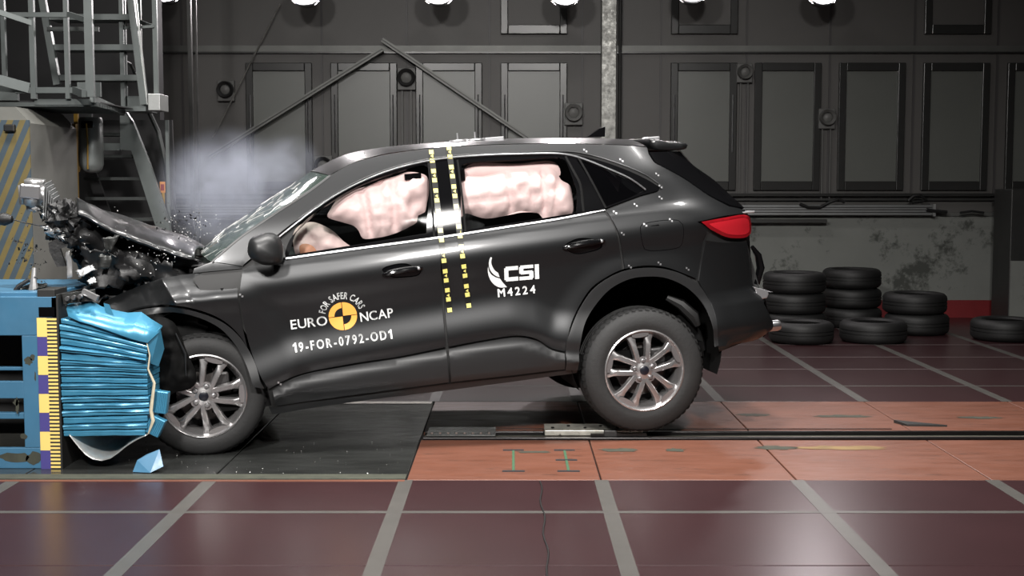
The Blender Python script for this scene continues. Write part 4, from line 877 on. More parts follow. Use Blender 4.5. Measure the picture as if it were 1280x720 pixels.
# roof extras
sf = PL['fin'][1]; mb = MB(); mb.prism([(x, z) for x, z in sf], .05, -.025); mb.build('roof_antenna', M['gloss_black'], car)
for x, z in ((1.631, 1.70), (1.742, 1.70)):
    p = MB().tube([(x, -.3, roof_z(x, -.3)-.005), (x, -.3, roof_z(x, -.3)+.055)], .006, 8).build('roof_marker_pin', M['silver_trim'], car)
    b_ = MB().lathe([(0, .012), (.05, .01), (.06, .0)], 20, 'z').build('foot', M['silver_trim'], p, True); b_.location = (x, -.3, roof_z(x, -.3)+.002)
MB().box((1.80, -.33, roof_z(1.9, -.3)-.005), (1.92, -.23, roof_z(1.9, -.3)+.018), .005).build('roof_marker_plate', M['silver_trim'], car)
# spoiler
sp = smooth_loop([(x, z) for x, z in PL['spoiler'][1]], .02); vs = []; fs = []; n = len(sp); ys = [-.66, -.655, -.64, -.4, 0, .4, .64, .655, .66]
scx = sum(p[0] for p in sp)/n; scz = sum(p[1] for p in sp)/n
for k, y in enumerate(ys):
    e = {0: .7, 1: .9, 2: 1, 6: 1, 7: .9, 8: .7}.get(k, 1); dz = .018*(1-(y/.66)**2); dx = .03*(1-(y/.66)**2)
    vs += [(scx+(a-scx)*e+dx, y, scz+(b-scz)*e+dz) for a, b in sp]
for i in range(len(ys)-1): fs += [(i*n+j, i*n+(j+1) % n, (i+1)*n+(j+1) % n, (i+1)*n+j) for j in range(n)]
fs += [tuple(range(n-1, -1, -1)), tuple((len(ys)-1)*n+j for j in range(n))]
mesh('rear_spoiler', vs, fs, M['paint'], car, True, 50)
MB().box((2.79, -.5, 1.585), (2.88, -.40, 1.612), .008).build('roof_marker_plate', M['silver_trim'], car)
panel('tailgate_side', SL['tail_black'], M['gloss_black'], off=.0, gap=.001, rim=.02)
# tailgate and rear bumper shell across the back
def tail_fn(z0, z1, out):
    def fn(u, v):
        z = z0+(z1-z0)*u; x = tail_x(z)-.03; w_ = side_w(x, z); s_ = v*2-1
        return (x+out*(1-abs(s_)**2.5), s_*w_, z)
    return fn
MB().grid(tail_fn(.62, 1.10, .06), 16, 24).build('tailgate', M['paint'], car, True)
MB().grid(tail_fn(1.10, 1.53, .05), 12, 24).build('rear_window', M['gloss_black'], car, True)
MB().grid(tail_fn(.31, .60, .08), 12, 24).build('rear_bumper', M['liner'], car, True)
def lip(u, v):
    s_ = v*2-1; x = tail_x(.6)-.06; w_ = side_w(x, .6); return (x+u*(.12+.05*(1-abs(s_)**2.5)), s_*w_, .612-.03*u)
MB().grid(lip, 4, 24).build('bumper_step', M['clad_plastic'], car, True)
# silver bumper corner trim
o = MB().prism(smooth_loop(TR['bumper_trim'], .02), .13, -.75).build('bumper_corner_trim', M['silver_trim'], car); md = o.modifiers.new('round', 'BEVEL'); md.width = .008; md.segments = 2
ex = MB().lathe([(.030, 0), (.034, 0), (.036, .10), (.03, .12), (.03, 0)], 20, 'x').build('exhaust_tip', M['chrome'], car, True, loc=(3.445, -.55, .345))
MB().lathe([(.030, 0), (.034, 0), (.036, .10), (.03, .12), (.03, 0)], 20, 'x').build('exhaust_tip', M['chrome'], car, True, loc=(3.44, -.47, .335))
# tail lamp
tl = panel('tail_lamp', SL['taillight'], M['tail_red'], off=.012, gap=.002, rim=.03, step=.02)
il = inset(SL['taillight'], .022); panel('lamp_band', [p for p in il if p[0] > 3.0], M['tail_red_bright'], tl, off=.0135, gap=0, rim=0, step=.02)
MB().box((3.26, -.79, 1.092), (3.36, -.70, 1.104), .005).build('tail_lamp_cap', M['silver_trim'], car)
MB().tube([(3.355, -.71, .88), (3.395, -.7, .82), (3.41, -.69, .74), (3.38, -.68, .64)], [.012, .022, .026, .02], 8).build('tailgate_handle', M['gloss_black'], car, True)
# underbody, wheel wells
MB().box((.0, -.84, .25), (2.95, .84, .34)).build('underbody', M['matte_black'], car)
def well(cx_, cz_, r, name, a0=-25, a1=205):
    mb = MB(); mb.lathe([(r, -.90), (r, -.40), (0.02, -.40)], 26, 'y', a0=math.radians(a0), a1=math.radians(a1)); o = mb.build(name, M['liner'], car, True, 40, loc=(cx_, 0, cz_)); return o
well(2.575, .34, .475, 'rear_wheel_liner'); well(0.0, .42, .46, 'front_wheel_liner', 10, 190)
# suspension bits behind the rear tyre
MB().tube([(2.78, -.72, .62), (2.86, -.74, .57), (2.93, -.76, .49), (2.95, -.76, .43)], [.02, .035, .04, .02], 8).build('suspension_arm', M['suspension'], car, True)
MB().tube([(2.90, -.6, .50), (2.98, -.62, .36), (3.0, -.62, .25)], [.05, .05, .04], 8).build('tow_hook_bracket', M['liner'], car, True)

# ---------------- wheels
def wheel_parts(parent, rot, R0):
    hw = .112
    prof = [(.235, -hw+.012), (.25, -hw+.003), (.285, -hw), (.318, -hw+.006), (R0-.016, -hw+.020), (R0-.004, -hw+.038), (R0, -hw+.055)]
    for c in (-.04, -.0, .04): prof += [(R0, c-.007), (R0-.007, c-.006), (R0-.007, c+.006), (R0, c+.007)]
    prof += [(R0, hw-.055), (R0-.004, hw-.038), (R0-.016, hw-.02), (.318, hw-.006), (.285, hw), (.25, hw-.003), (.235, hw-.012), (.225, 0)]
    t = MB().lathe(prof, 72, closed=True).build('tyre', M['rubber'], parent, True, 40)
    # shoulder blocks
    bl = MB()
    for k in range(54):
        a = 2*math.pi*k/54; c, s_ = math.cos(a), math.sin(a); c2, s2 = math.cos(a+.07), math.sin(a+.07)
        bl.add([(r*cc, y, r*ss) for r, y in ((R0-.012, -hw+.016), (R0+.0015, -hw+.040), (R0+.0015, -hw+.074)) for cc, ss in ((c, s_), (c2, s2))], [(0, 1, 3, 2), (2, 3, 5, 4)])
    setp(bl.build('tread_blocks', M['rubber'], t), kind='stuff')
    rim = MB().lathe([(.243, -hw+.012), (.243, -hw+.002), (.236, -hw-.002), (.229, -hw+.006), (.222, -hw+.03), (.205, -hw+.06), (.20, .06), (.232, hw-.01)], 72).build('rim', M['rim_silver'], parent, True, 40)
    MB().lathe([(.205, .03), (.06, .02), (.0, .02)], 48).build('wheel_back', M['liner'], parent, True)
    MB().lathe([(.155, -.02), (.155, .0), (.07, -.005), (.07, -.03), (.0, -.03)], 40).build('brake_disc', M['brake_disc'], parent, True)
    MB().box((.06, -.05, .02), (.15, .02, .12), .015).build('brake_caliper', M['rim_dark'], parent)
    for k in range(5):
        for sgn in (-1, 1):
            a = math.radians(90+72*k+rot); u = Vector((math.cos(a), 0, math.sin(a))); v = Vector((-math.sin(a), 0, math.cos(a)))
            vs = []; ns = 7
            for i in range(ns+1):
                t_ = i/ns; r = .045+(.226-.045)*t_; cen = sgn*(.027+.031*t_**1.1); wi = .0138+.0035*t_+.022*(max(0, t_-.66)/.34)**1.5; y = -hw+.028-.018*math.sin(math.pi*min(1, .25+.75*t_)) + .006*t_
                base = u*r+v*cen
                for o_, yy in ((-wi*1.35, y+.034), (-wi, y+.004), (-wi*.7, y), (wi*.7, y), (wi, y+.004), (wi*1.35, y+.034)): vs.append(base+v*o_+Vector((0, yy, 0)))
            fs = [(i*6+j, i*6+j+1, (i+1)*6+j+1, (i+1)*6+j) for i in range(ns) for j in range(5)]
            mesh('spoke', vs, fs, M['rim_silver'], parent, True, 35)
        # pocket bridging the pair near the rim
        vs = [];
        a = math.radians(90+72*k+rot); u = Vector((math.cos(a), 0, math.sin(a))); v = Vector((-math.sin(a), 0, math.cos(a)))
        mesh('spoke_bridge', [u*r+v*c_+Vector((0, -hw+.014, 0)) for r, c_ in ((.205, -.05), (.198, -.03), (.196, 0), (.198, .03), (.205, .05), (.229, .055), (.232, 0), (.229, -.055))], [tuple(range(8))], M['rim_silver'], parent)
        mesh('spoke_bridge', [u*r+v*c_+Vector((0, -hw+.020, 0)) for r, c_ in ((.04, -.04), (.075, -.032), (.085, 0), (.075, .032), (.04, .04))], [tuple(range(5))], M['rim_silver'], parent)
        n_ = MB().lathe([(0, -.022), (.008, -.022), (.0115, -.014), (.0115, .0)], 10).build('wheel_nut', M['chrome'], parent, True, 30); n_.location = u*.057+Vector((0, -hw+.022, 0))
        MB().lathe([(.017, 0), (.015, -.004), (.012, 0)], 14).build('nut_seat', M['rim_dark'], parent, True, loc=tuple(u*.057+Vector((0, -hw+.019, 0))))
    MB().lathe([(.078, -hw+.03), (.074, -hw+.018), (.04, -hw+.015), (.034, -hw+.012), (.0, -hw+.012)], 40).build('hub', M['rim_silver'], parent, True, 30)
    MB().lathe([(.027, -hw+.012), (.027, -hw+.006), (.024, -hw+.004), (.0, -hw+.003)], 32).build('hub_cap', M['cap_navy'], parent, True, 40)
fw = empty('front_wheel', (-.036, -.885+.1, .361), parent=car); wheel_parts(fw, -21, .352)
fw.rotation_euler = (math.radians(2), 0, math.radians(2))
rw = empty('rear_wheel', (2.55, -.907+.1, .217), parent=car); wheel_parts(rw, 2, .370); rw.scale = (1.02, 1, 1.02)
for nm, src, loc in (('front_wheel', fw, (.05, .78, .37)), ('rear_wheel', rw, (2.55, .80, .22))):
    e_ = empty(nm, loc, math.pi, car)
    for ch in src.children:
        if ch.name.split('.')[0] in ('tyre', 'rim', 'wheel_back'):
            c_ = ch.copy(); COL.objects.link(c_); c_.parent = e_

# ---------------- airbags, seats and dark cabin
def pillow(name, loop, y, depth, m, dents=(), lumps=(), seed=0, step=.02, wr=.006):
    lp = smooth_loop(loop, .02); ps, tris = fill([lp], step); seg = lp
    def dist(p):
        b = 9
        for i in range(len(seg)):
            a, c = seg[i-1], seg[i]; dx, dz = c[0]-a[0], c[1]-a[1]; l2 = dx*dx+dz*dz or 1e-9; t = max(0, min(1, ((p[0]-a[0])*dx+(p[1]-a[1])*dz)/l2)); b = min(b, math.hypot(p[0]-a[0]-t*dx, p[1]-a[1]-t*dz))
        return b
    def h(x, z):
        d = dist((x, z)); k = depth*(1-math.exp(-d/.045))
        for kind, a, b, c, e in lumps:           # seam lines: kind 'x' at x=a+slope*z
            s_ = abs(x-(a+b*(z-1.3))) if kind == 'x' else abs(z-(a+b*(x-1.1)))
            k -= c*math.exp(-(s_/e)**2)*min(1, d/.04)
        for a, b, r, c in dents: k -= c*math.exp(-((x-a)**2+(z-b)**2)/r**2)
        k += wr*noise.noise(Vector((x*22, z*22, seed)))*min(1, d/.03)+.5*wr*noise.noise(Vector((x*55, z*30, seed+5)))*min(1, d/.03)
        return k
    vs = [(x, y-h(x, z), z) for x, z in ps]; fs = []
    nb = len(vs); vs += [(x, y+.3*depth*(1-math.exp(-dist((x, z))/.045)), z) for x, z in ps]
    for t in tris:
        a, b, c = (Vector(vs[k]) for k in t[:3]); t2 = t if (b-a).cross(c-a).y < 0 else tuple(reversed(t)); fs.append(t2); fs.append(tuple(k+nb for k in reversed(t2)))
    return mesh(name, vs, fs, m, car, True)
pillow('front_curtain_airbag', PL['front_curtain'][1], -.66, .075, M['airbag'], dents=((.93, 1.375, .03, .03), (1.285, 1.335, .04, .05), (1.09, 1.47, .03, .03), (1.25, 1.475, .025, .03)), lumps=(('x', 1.0, -.10, .05, .025), ('x', 1.16, .06, .045, .025), ('x', 1.075, -.02, .018, .03), ('x', 1.09, .03, .012, .018)), seed=1, wr=.012)
pillow('rear_curtain_airbag', PL['rear_curtain'][1], -.68, .07, M['airbag'], dents=((1.93, 1.36, .03, .03), (2.0, 1.31, .025, .025), (1.91, 1.25, .05, .02)), lumps=(('x', 1.86, -.03, .035, .018), ('x', 2.07, .03, .05, .02), ('x', 2.14, .18, .03, .015), ('x', 1.99, .02, .018, .02), ('z', 1.29, .05, .012, .02), ('z', 1.40, .04, .010, .015)), seed=2, wr=.011)
pillow('rear_curtain_fold', PL['rear_curtain_upper'][1], -.64, .03, M['airbag'], seed=3)
pillow('driver_airbag', PL['dash_bag'][1], -.46, .12, M['airbag'], dents=((.66, 1.17, .06, .05),), lumps=(('x', .70, .8, .03, .02),), seed=4, wr=.016)
pillow('dummy_hand', PL['knee_bag'][1], -.60, .04, M['tan_skin'], seed=5, wr=.01)
MB().box((1.24, -.70, 1.475), (1.34, -.66, 1.512), .005).build('airbag_strap', M['gloss_black'], car)
MB().box((1.56, -.72, 1.44), (1.60, -.66, 1.52), .01).build('airbag_strap', M['gloss_black'], car)
# cabin trim
MB().prism([(.30, .6), (.72, .6), (.70, 1.0), (.55, 1.08), (.20, 1.10)], 1.5, -.75).build('dashboard', M['seat_cloth'], car)
def seat(x, y):
    o = MB().prism([(0, .45), (.55, .42), (.62, .55), (.80, 1.08), (.86, 1.16), (.86, 1.36), (.76, 1.36), (.72, 1.16), (.62, 1.05), (.46, .62), (0, .62)], .48, -.24).build('front_seat', M['seat_cloth'], car, loc=(x, y, 0)); md = o.modifiers.new('round', 'BEVEL'); md.width = .04; md.segments = 3
seat(.86, -.38); seat(.86, .38)
o = MB().prism([(0, .5), (.5, .48), (.72, 1.12), (.66, 1.30), (.56, 1.28), (.42, .66), (0, .66)], 1.2, -.6).build('rear_seat', M['seat_cloth'], car, loc=(1.75, 0, 0)); md = o.modifiers.new('round', 'BEVEL'); md.width = .04; md.segments = 3
mesh('load_cover', [(2.3, -.7, 1.12), (3.2, -.6, 1.05), (3.2, .6, 1.05), (2.3, .7, 1.12)], [(0, 1, 2, 3)], M['seat_cloth'], car)
mesh('belt_pillar_trim', [(2.47, -.66, 1.40), (2.56, -.66, 1.36), (2.535, -.68, 1.29)], [(0, 1, 2)], M['airbag_dim'], car)

# ---------------- decals
AN = [q[:2] for q in TR['anchors']]
def text_mesh(s, bold=0.0, sp=1.0):
    cu = bpy.data.curves.new('t', 'FONT'); cu.body = s; cu.size = 1; cu.resolution_u = 3; cu.fill_mode = 'FRONT'
    ob = bpy.data.objects.new('t', cu); COL.objects.link(ob); bpy.context.view_layer.update()
    me = bpy.data.meshes.new_from_object(ob.evaluated_get(bpy.context.evaluated_depsgraph_get()))
    bpy.data.objects.remove(ob); bpy.data.curves.remove(cu)
    vs = [(v.co.x, v.co.y) for v in me.vertices]; fs = [tuple(p.vertices) for p in me.polygons]; bpy.data.meshes.remove(me)
    if s == '1': vs, fs = [(.20, 0), (.36, 0), (.36, .72), (.24, .72), (.20, .66), (.02, .58), (.02, .46), (.20, .54)], [(0, 1, 2, 3, 4), (4, 5, 6, 7)]
    if bold > 0:                                   # heavier strokes: the same glyph laid down slightly shifted
        n0 = len(vs); base = list(vs); bf = list(fs)
        for k, (dx, dy) in enumerate(((bold, 0), (-bold, 0), (0, bold), (0, -bold), (bold*.7, bold*.7), (-bold*.7, bold*.7), (bold*.7, -bold*.7), (-bold*.7, -bold*.7))):
            vs += [(x+dx, y+dy) for x, y in base]; fs += [tuple(i+n0*(k+1) for i in f) for f in bf]
    return vs, fs
def lift(x, z, off=.0035): return (x, -side_w(x, z)-off, z)
def decal(name, vs, fs, m):
    return mesh(name, [lift(x, z) for x, z in vs], fs, m, car)
def text(name, s, a, b, h, m, bold=0.0, shear=0.0, sp=1.0):
    """text fitted between baseline ends a and b with cap height h"""
    vs = []; fs = []; cur = 0.0
    for ch in s:                                  # letter by letter with even spacing
        v1, f1 = text_mesh(ch, bold); xa = min(v[0] for v in v1); xb = max(v[0] for v in v1); n0 = len(vs)
        vs += [(x-xa+cur, y if ch != '-' else y) for x, y in v1]; fs += [tuple(k+n0 for k in f) for f in f1]; cur += xb-xa+.09*sp
    x0 = min(v[0] for v in vs); x1 = max(v[0] for v in vs); y0 = min(v[1] for v in vs); y1 = max(v[1] for v in vs)
    d = Vector((b[0]-a[0], b[1]-a[1])); L_ = d.length; d.normalize(); n_ = Vector((-d.y, d.x))
    out = []
    for x, y in vs:
        u = (x-x0)/(x1-x0)*L_; w_ = (y-y0)/(y1-y0)*h; p = Vector(a)+d*(u+shear*w_)+n_*w_; out.append((p.x, p.y))
    return decal(name, out, fs, m)
DW, DY = M['decal_white'], M['decal_yellow']
text('lettering', 'EURO', AN[0], (AN[1][0]-.016, AN[1][1]), .055, DW, .010, sp=1.0); text('lettering', 'NCAP', AN[2], AN[3], .055, DW, .010, sp=1.0)
text('lettering', '19-FOR-0792-OD1', AN[4], AN[5], .056, DW, .022, sp=2.6)
text('lettering', 'M4224', AN[12], AN[13], .050, DW, .028, sp=2.4)
# round target
C0 = Vector(AN[6][:2]); R1 = .079; R2 = .046; tilt = math.atan2(AN[3][1]-AN[0][1], AN[3][0]-AN[0][0])
def sector(r0, r1, a0, a1, g_=.002):
    n_ = 14; vs = []; mid = math.radians((a0+a1)/2); sh = Vector((math.cos(mid), math.sin(mid)))*g_*1.41
    for k in range(n_+1):
        a = math.radians(a0+(a1-a0)*k/n_)
        for r in (r0, r1):
            p = Vector((r*math.cos(a), r*math.sin(a)))+sh; q = Matrix.Rotation(tilt, 2) @ p; vs.append((C0.x+q.x, C0.y+q.y))
    return vs, [(2*k, 2*k+1, 2*k+3, 2*k+2) for k in range(n_)]
for a0, r0 in ((0, .0005), (90, R2), (180, .0005), (270, R2)): decal('target_quadrant', *sector(r0, R1, a0, a0+90), DY)
# lettering on the arc
word = 'FOR SAFER CARS'; widths = [text_mesh(c, .018) if c != ' ' else None for c in word]
wl_ = [.34 if t is None else max(v[0] for v in t[0])-min(v[0] for v in t[0])+.10 for t in widths]; tot = sum(wl_); ang = math.radians(166)-0.0; span = math.radians(150); rad = R1+.022; hh = .040; cur = 0
for t, w_ in zip(widths, wl_):
    if t:
        xa = min(v[0] for v in t[0]); mid = (cur+w_/2)/tot; a = ang-span*mid+tilt*.5; out = []; kx = span*rad*1.16/tot
        for x, y in t[0]:
            lx = (x-xa-(w_-.10)/2)*kx; ly = y/.72*hh; e_r = Vector((math.cos(a), math.sin(a))); e_t = Vector((math.sin(a), -math.cos(a))); p = C0+e_r*(rad+ly)+e_t*lx; out.append((p.x, p.y))
        decal('arc_letter', out, t[1], DW)
    cur += w_
# square lettering and wing emblem on the rear door
for nm in ('wing_upper', 'wing_lower'):
    lp = smooth_loop(TR[nm], .01); ps, tr_ = fill([lp], .02); decal('wing_emblem', ps, tr_, DW)
a = Vector(AN[9][:2]); b = Vector(AN[10][:2]); h_ = .088; d = (b-a); L_ = d.length; d.normalize(); up_ = Vector((-d.y, d.x))
def bars(name, rects, x0, w_):
    vs = []; fs = []
    for (u0, v0, u1, v1) in rects:
        n_ = len(vs)
        for u, v in ((u0, v0), (u1, v0), (u1, v1), (u0, v1)):
            p = a+d*(x0+u*w_)+up_*(v*h_); vs.append((p.x, p.y))
        fs.append((n_, n_+1, n_+2, n_+3))
    decal(name, vs, fs, DW)
q = .27
bars('square_letter', [(.1, 0, 1, q), (0, .1, .3, .9), (.1, 1-q, 1, 1)], 0, L_*.40)
bars('square_letter', [(0, 0, .92, .24), (.70, .1, 1, .55), (.1, .39, .92, .62), (0, .45, .3, .9), (.08, .77, 1, 1)], L_*.43, L_*.41)
bars('square_letter', [(0, 0, 1, 1)], L_*.88, L_*.12)
# small paired silver quads, most of them around the quarter panel
pm = MB()
for i, (x, z, c) in enumerate(TR['marks']):
    for dx, dz in ((0, 0), (.012, -.012)):
        pm.add([lift(x+dx+a, z+dz+b, .003) for a, b in ((-.006, -.004), (.004, -.006), (.006, .004), (-.004, .006))], [(0, 1, 2, 3)])
setp(pm.build('panel_marks', M['silver_trim'], car), kind='stuff')
# measuring tapes down the middle pillar: black band with yellow squares
for nm in ('a', 'b'):
    pts = [(x, z, 0) for x, z in TAPE[nm]]
    tp_ = strip('measuring_tape', pts, .034, .0006, M['tape_black'], off=.0035)
    L2 = smooth_loop(pts, .004, False); acc = 0; nxt = .0; mk_ = MB(); k = 0; i = 0
    def q4(x, z, dv, w0, l0, tri=False):
        n2 = Vector((-dv.y, dv.x)); c = Vector((x, z)); P4 = [c-n2*w0-dv*l0, c+n2*w0-dv*l0, c+n2*w0+dv*l0, c-n2*w0+dv*l0]
        if tri: P4 = [c+n2*w0-dv*l0, c+n2*w0+dv*l0, c-n2*w0]
        mk_.add([lift(p.x, p.y, .0052) for p in P4], [tuple(range(len(P4)))])
    while i < len(L2)-1:
        dv = Vector((L2[i+1][0]-L2[i][0], L2[i+1][1]-L2[i][1])); acc += dv.length
        if acc >= nxt:
            kind = k % 4; dv.normalize()
            if kind in (0, 2): q4(*L2[i], dv, .0135, .0125)
            elif kind == 1: q4(L2[i][0], L2[i][1], dv, .008, .010, True)
            nxt += {0: .028, 1: .026, 2: .036, 3: .026}[kind]; k += 1
        i += 1
    setp(mk_.build('tape_squares', M['tape_yellow'], tp_), kind='stuff')
# ------------------------------------------------------------------ crushed front end (parts of the car)
hn, hf = PL['hood_near'][1], PL['hood_far'][1]
def hood_fn(u, v):
    f = u*5; i = min(4, int(f)); t = f-i
    n_ = [hn[i][c]+(hn[i+1][c]-hn[i][c])*t for c in (0, 1)]; f_ = [hf[i][c]+(hf[i+1][c]-hf[i][c])*t for c in (0, 1)]
    y = -.78+1.5*v; k = (y+.78)/1.23
    x = n_[0]+(f_[0]-n_[0])*k; z = n_[1]+(f_[1]-n_[1])*k+.10*(1-math.exp(-v/.12))-.085*v
    z += .018*noise.noise(Vector((x*5, y*3, 1)))+.010*math.sin(u*11+v*3)*(1-u)+.008*noise.noise(Vector((x*14, y*9, 4)))
    return (x, y+.02*noise.noise(Vector((u*6, 3, v))), z)
h = MB().grid(hood_fn, 36, 36).build('bonnet', M['paint'], car, True, 40); md = h.modifiers.new('thick', 'SOLIDIFY'); md.thickness = .018; md.offset = -1
def sheet(name, corners, amp, fr, m, seed, nu=18, nv=14, parent=car, jag=.03, thick=.004, smooth=True, ang=28):
    a, b, c, d = (Vector(q) for q in corners); rr = random.Random(seed); vs = []
    je = [rr.uniform(-jag, jag) for _ in range(100)]
    nn = (b-a).cross(d-a).normalized()
    for i in range(nu+1):
        for j in range(nv+1):
            u, v = i/nu, j/nv; p = a*(1-u)*(1-v)+b*u*(1-v)+c*u*v+d*(1-u)*v
            q = p*fr; k = noise.noise(q+Vector((seed, 0, 0)))+.5*noise.noise(q*2.3+Vector((0, seed, 0)))
            k2 = abs(noise.noise(q*1.4+Vector((7, seed, 3))))            # sharp creases
            p = p+nn*amp*(k-1.6*k2+.4)
            if j in (0, nv): p = p+(d-a).normalized()*je[i]
            if i in (0, nu): p = p+(b-a).normalized()*je[40+j]
            vs.append(p)
    fs = [(i*(nv+1)+j, (i+1)*(nv+1)+j, (i+1)*(nv+1)+j+1, i*(nv+1)+j+1) for i in range(nu) for j in range(nv)]
    o = mesh(name, vs, fs, m, parent, smooth, ang); s_ = o.modifiers.new('thick', 'SOLIDIFY'); s_.thickness = thick; return o
def lump(name, c, r, m, seed, parent=car, n=3):
    bm = bmesh.new(); bmesh.ops.create_icosphere(bm, subdivisions=n, radius=1)
    for v in bm.verts:
        q = v.co*1.6+Vector((seed, 2*seed, 0)); k = 1+.55*noise.noise(q)-.7*abs(noise.noise(q*1.9))
        v.co = Vector((c[0]+v.co.x*r[0]*k, c[1]+v.co.y*r[1]*k, c[2]+v.co.z*r[2]*k))
    me = bpy.data.meshes.new(name); bm.to_mesh(me); bm.free(); me.materials.append(m); return link(name, me, parent)
# inner wing and engine bay behind the wing
sheet('inner_wing', [(-.64, -.62, 1.38), (.0, -.66, 1.13), (.02, -.66, .98), (-.66, -.62, .92)], .10, 3.5, M['scrap_dark'], 3, 30, 22)
sheet('inner_wing', [(-.60, -.74, 1.26), (-.12, -.76, 1.10), (-.10, -.76, 1.00), (-.62, -.74, 1.02)], .08, 4.5, M['scrap_dark'], 11, 26, 16)
sheet('inner_wing', [(-.48, -.70, 1.22), (-.20, -.72, 1.12), (-.15, -.74, 1.04), (-.42, -.72, 1.06)], .05, 5, M['scrap_dark'], 17, 18, 12)
lump('engine_block', (-.25, -.15, .80), (.42, .45, .32), M['scrap_dark'], 2, n=4)
lump('engine_part', (-.62, -.45, 1.25), (.13, .16, .15), M['scrap_dark'], 5, n=4)
lump('engine_part', (-.56, -.55, 1.10), (.10, .12, .12), M['scrap_dark'], 8, n=4)
lump('engine_part', (-.38, -.5, 1.12), (.15, .12, .09), M['scrap_grey'], 9, n=4)
# crushed grille and slam panel standing at the bonnet edge
lump('grille_wreck', (-.70, -.68, 1.42), (.105, .12, .11), M['scrap_dark'], 12, n=4)
lump('grille_wreck', (-.775, -.62, 1.36), (.05, .10, .07), M['scrap_dark'], 14, n=4)
sheet('grille_wreck', [(-.66, -.70, 1.47), (-.58, -.70, 1.42), (-.60, -.70, 1.22), (-.72, -.70, 1.30)], .07, 9, M['scrap_dark'], 21)
MB().prism([(-.80, 1.30), (-.70, 1.34), (-.64, 1.30), (-.70, 1.27), (-.74, 1.26), (-.72, 1.16), (-.77, 1.16), (-.80, 1.25)], .03, -.72).build('grille_bracket', M['scrap_dark'], car)
# head lamp torn loose and standing on end
hl = MB()
bm = bmesh.new(); bmesh.ops.create_cube(bm, size=1)
for v in bm.verts: v.co = Vector((v.co.x*.165*(1.0 if v.co.z > 0 else .75), v.co.y*.2, v.co.z*.175))
bmesh.ops.bevel(bm, geom=bm.edges[:], offset=.035, segments=4, affect='EDGES')
me = bpy.data.meshes.new('head_lamp'); bm.to_mesh(me); bm.free(); me.polygons.foreach_set('use_smooth', [True]*len(me.polygons)); me.materials.append(M['scrap_silver'])
h_ = link('head_lamp', me, car, (-.862, -.62, 1.575)); h_.rotation_euler = (.1, .18, 0)
for k in range(5): MB().box((.07+.012*k, -.11, -.12), (.076+.012*k, .1, .08-.02*k)).build('fin', M['aluminium'], h_)
MB().box((-.06, -.112, -.01), (.05, -.10, .07), .008).build('lens', M['silver_trim'], h_)
sheet('head_lamp_bracket', [(-.80, -.70, 1.52), (-.68, -.70, 1.44), (-.74, -.70, 1.36), (-.84, -.70, 1.44)], .05, 11, M['scrap_grey'], 31)
for k, (x, z, r_) in enumerate(((-.84, 1.49, .022), (-.74, 1.475, .016), (-.80, 1.46, .012), (-.765, 1.36, .02), (-.79, 1.385, .016))): lump('bolt_cluster', (x, -.76, z), (r_, r_, r_*.8), M['scrap_silver'], 40+k, n=2)
sheet('head_lamp_bracket', [(-.82, -.74, 1.40), (-.72, -.74, 1.37), (-.70, -.74, 1.32), (-.77, -.74, 1.33)], .04, 12, M['scrap_silver'], 33)
# white and silver torn strips
for pts, m in ((((-.70, 1.235), (-.675, 1.25), (-.68, 1.10), (-.71, 1.09)), 'scrap_silver'), (((-.655, 1.13), (-.57, 1.16), (-.55, 1.13), (-.64, 1.09)), 'scrap_silver'), (((-.60, 1.07), (-.565, 1.09), (-.555, 1.06), (-.59, 1.05)), 'scrap_white'), (((-.52, 1.21), (-.45, 1.20), (-.47, 1.13), (-.53, 1.13)), 'scrap_grey'), (((-.50, 1.30), (-.40, 1.31), (-.46, 1.22), (-.49, 1.23)), 'scrap_grey')):
    o = sheet('torn_strip', [(x, -.80, z) for x, z in pts], .012, 12, M[m], int(pts[0][0]*-100), 8, 6, jag=.006)
# torn parts lying on the barrier top
lump('bumper_fragment', (-.90, -.80, 1.055), (.10, .08, .028), M['scrap_grey'], 51, n=4)
MB().tube([(-.885, -.86, 1.04), (-.875, -.86, 1.12), (-.87, -.84, 1.17)], [.03, .014, .012], 8).build('bumper_fragment', M['scrap_silver'], car, True)
MB().tube([(-1.0, -.86, 1.03), (-.96, -.86, 1.08), (-.90, -.85, 1.11)], .012, 8).build('bumper_fragment', M['scrap_dark'], car, True)
# black bumper remains between the barrier and the wheel
pillow('crushed_bumper', PL['black_panel'][1], -.93, .03, M['matte_black'], seed=9, wr=.015)
sheet('crushed_bumper', [(-.40, -.80, .86), (.0, -.80, .84), (.0, -.80, .5), (-.40, -.80, .3)], .03, 5, M['liner'], 63, 14, 14, ang=50)
MB().tube([(-.14, -.965, .74), (-.10, -.97, .62), (-.11, -.975, .50)], [.004, .006, .003], 6).build('bumper_edge', M['clad_plastic'], car, True)
# cowl behind the bonnet and wiper panel
sheet('cowl', [(-.03, -.74, 1.10), (.20, -.80, 1.10), (.20, .8, 1.10), (-.03, .74, 1.10)], .02, 6, M['scrap_dark'], 71, 10, 30)
panel('pillar_foot', smooth_loop([(.09, 1.112, 1), (.25, 1.075, 1), (.255, 1.06, 1), (-.02, 1.06, 1), (-.01, 1.085, 1)], .03), M['paint'], gap=.001, w=lambda x, z: side_w(x, z)-.01)

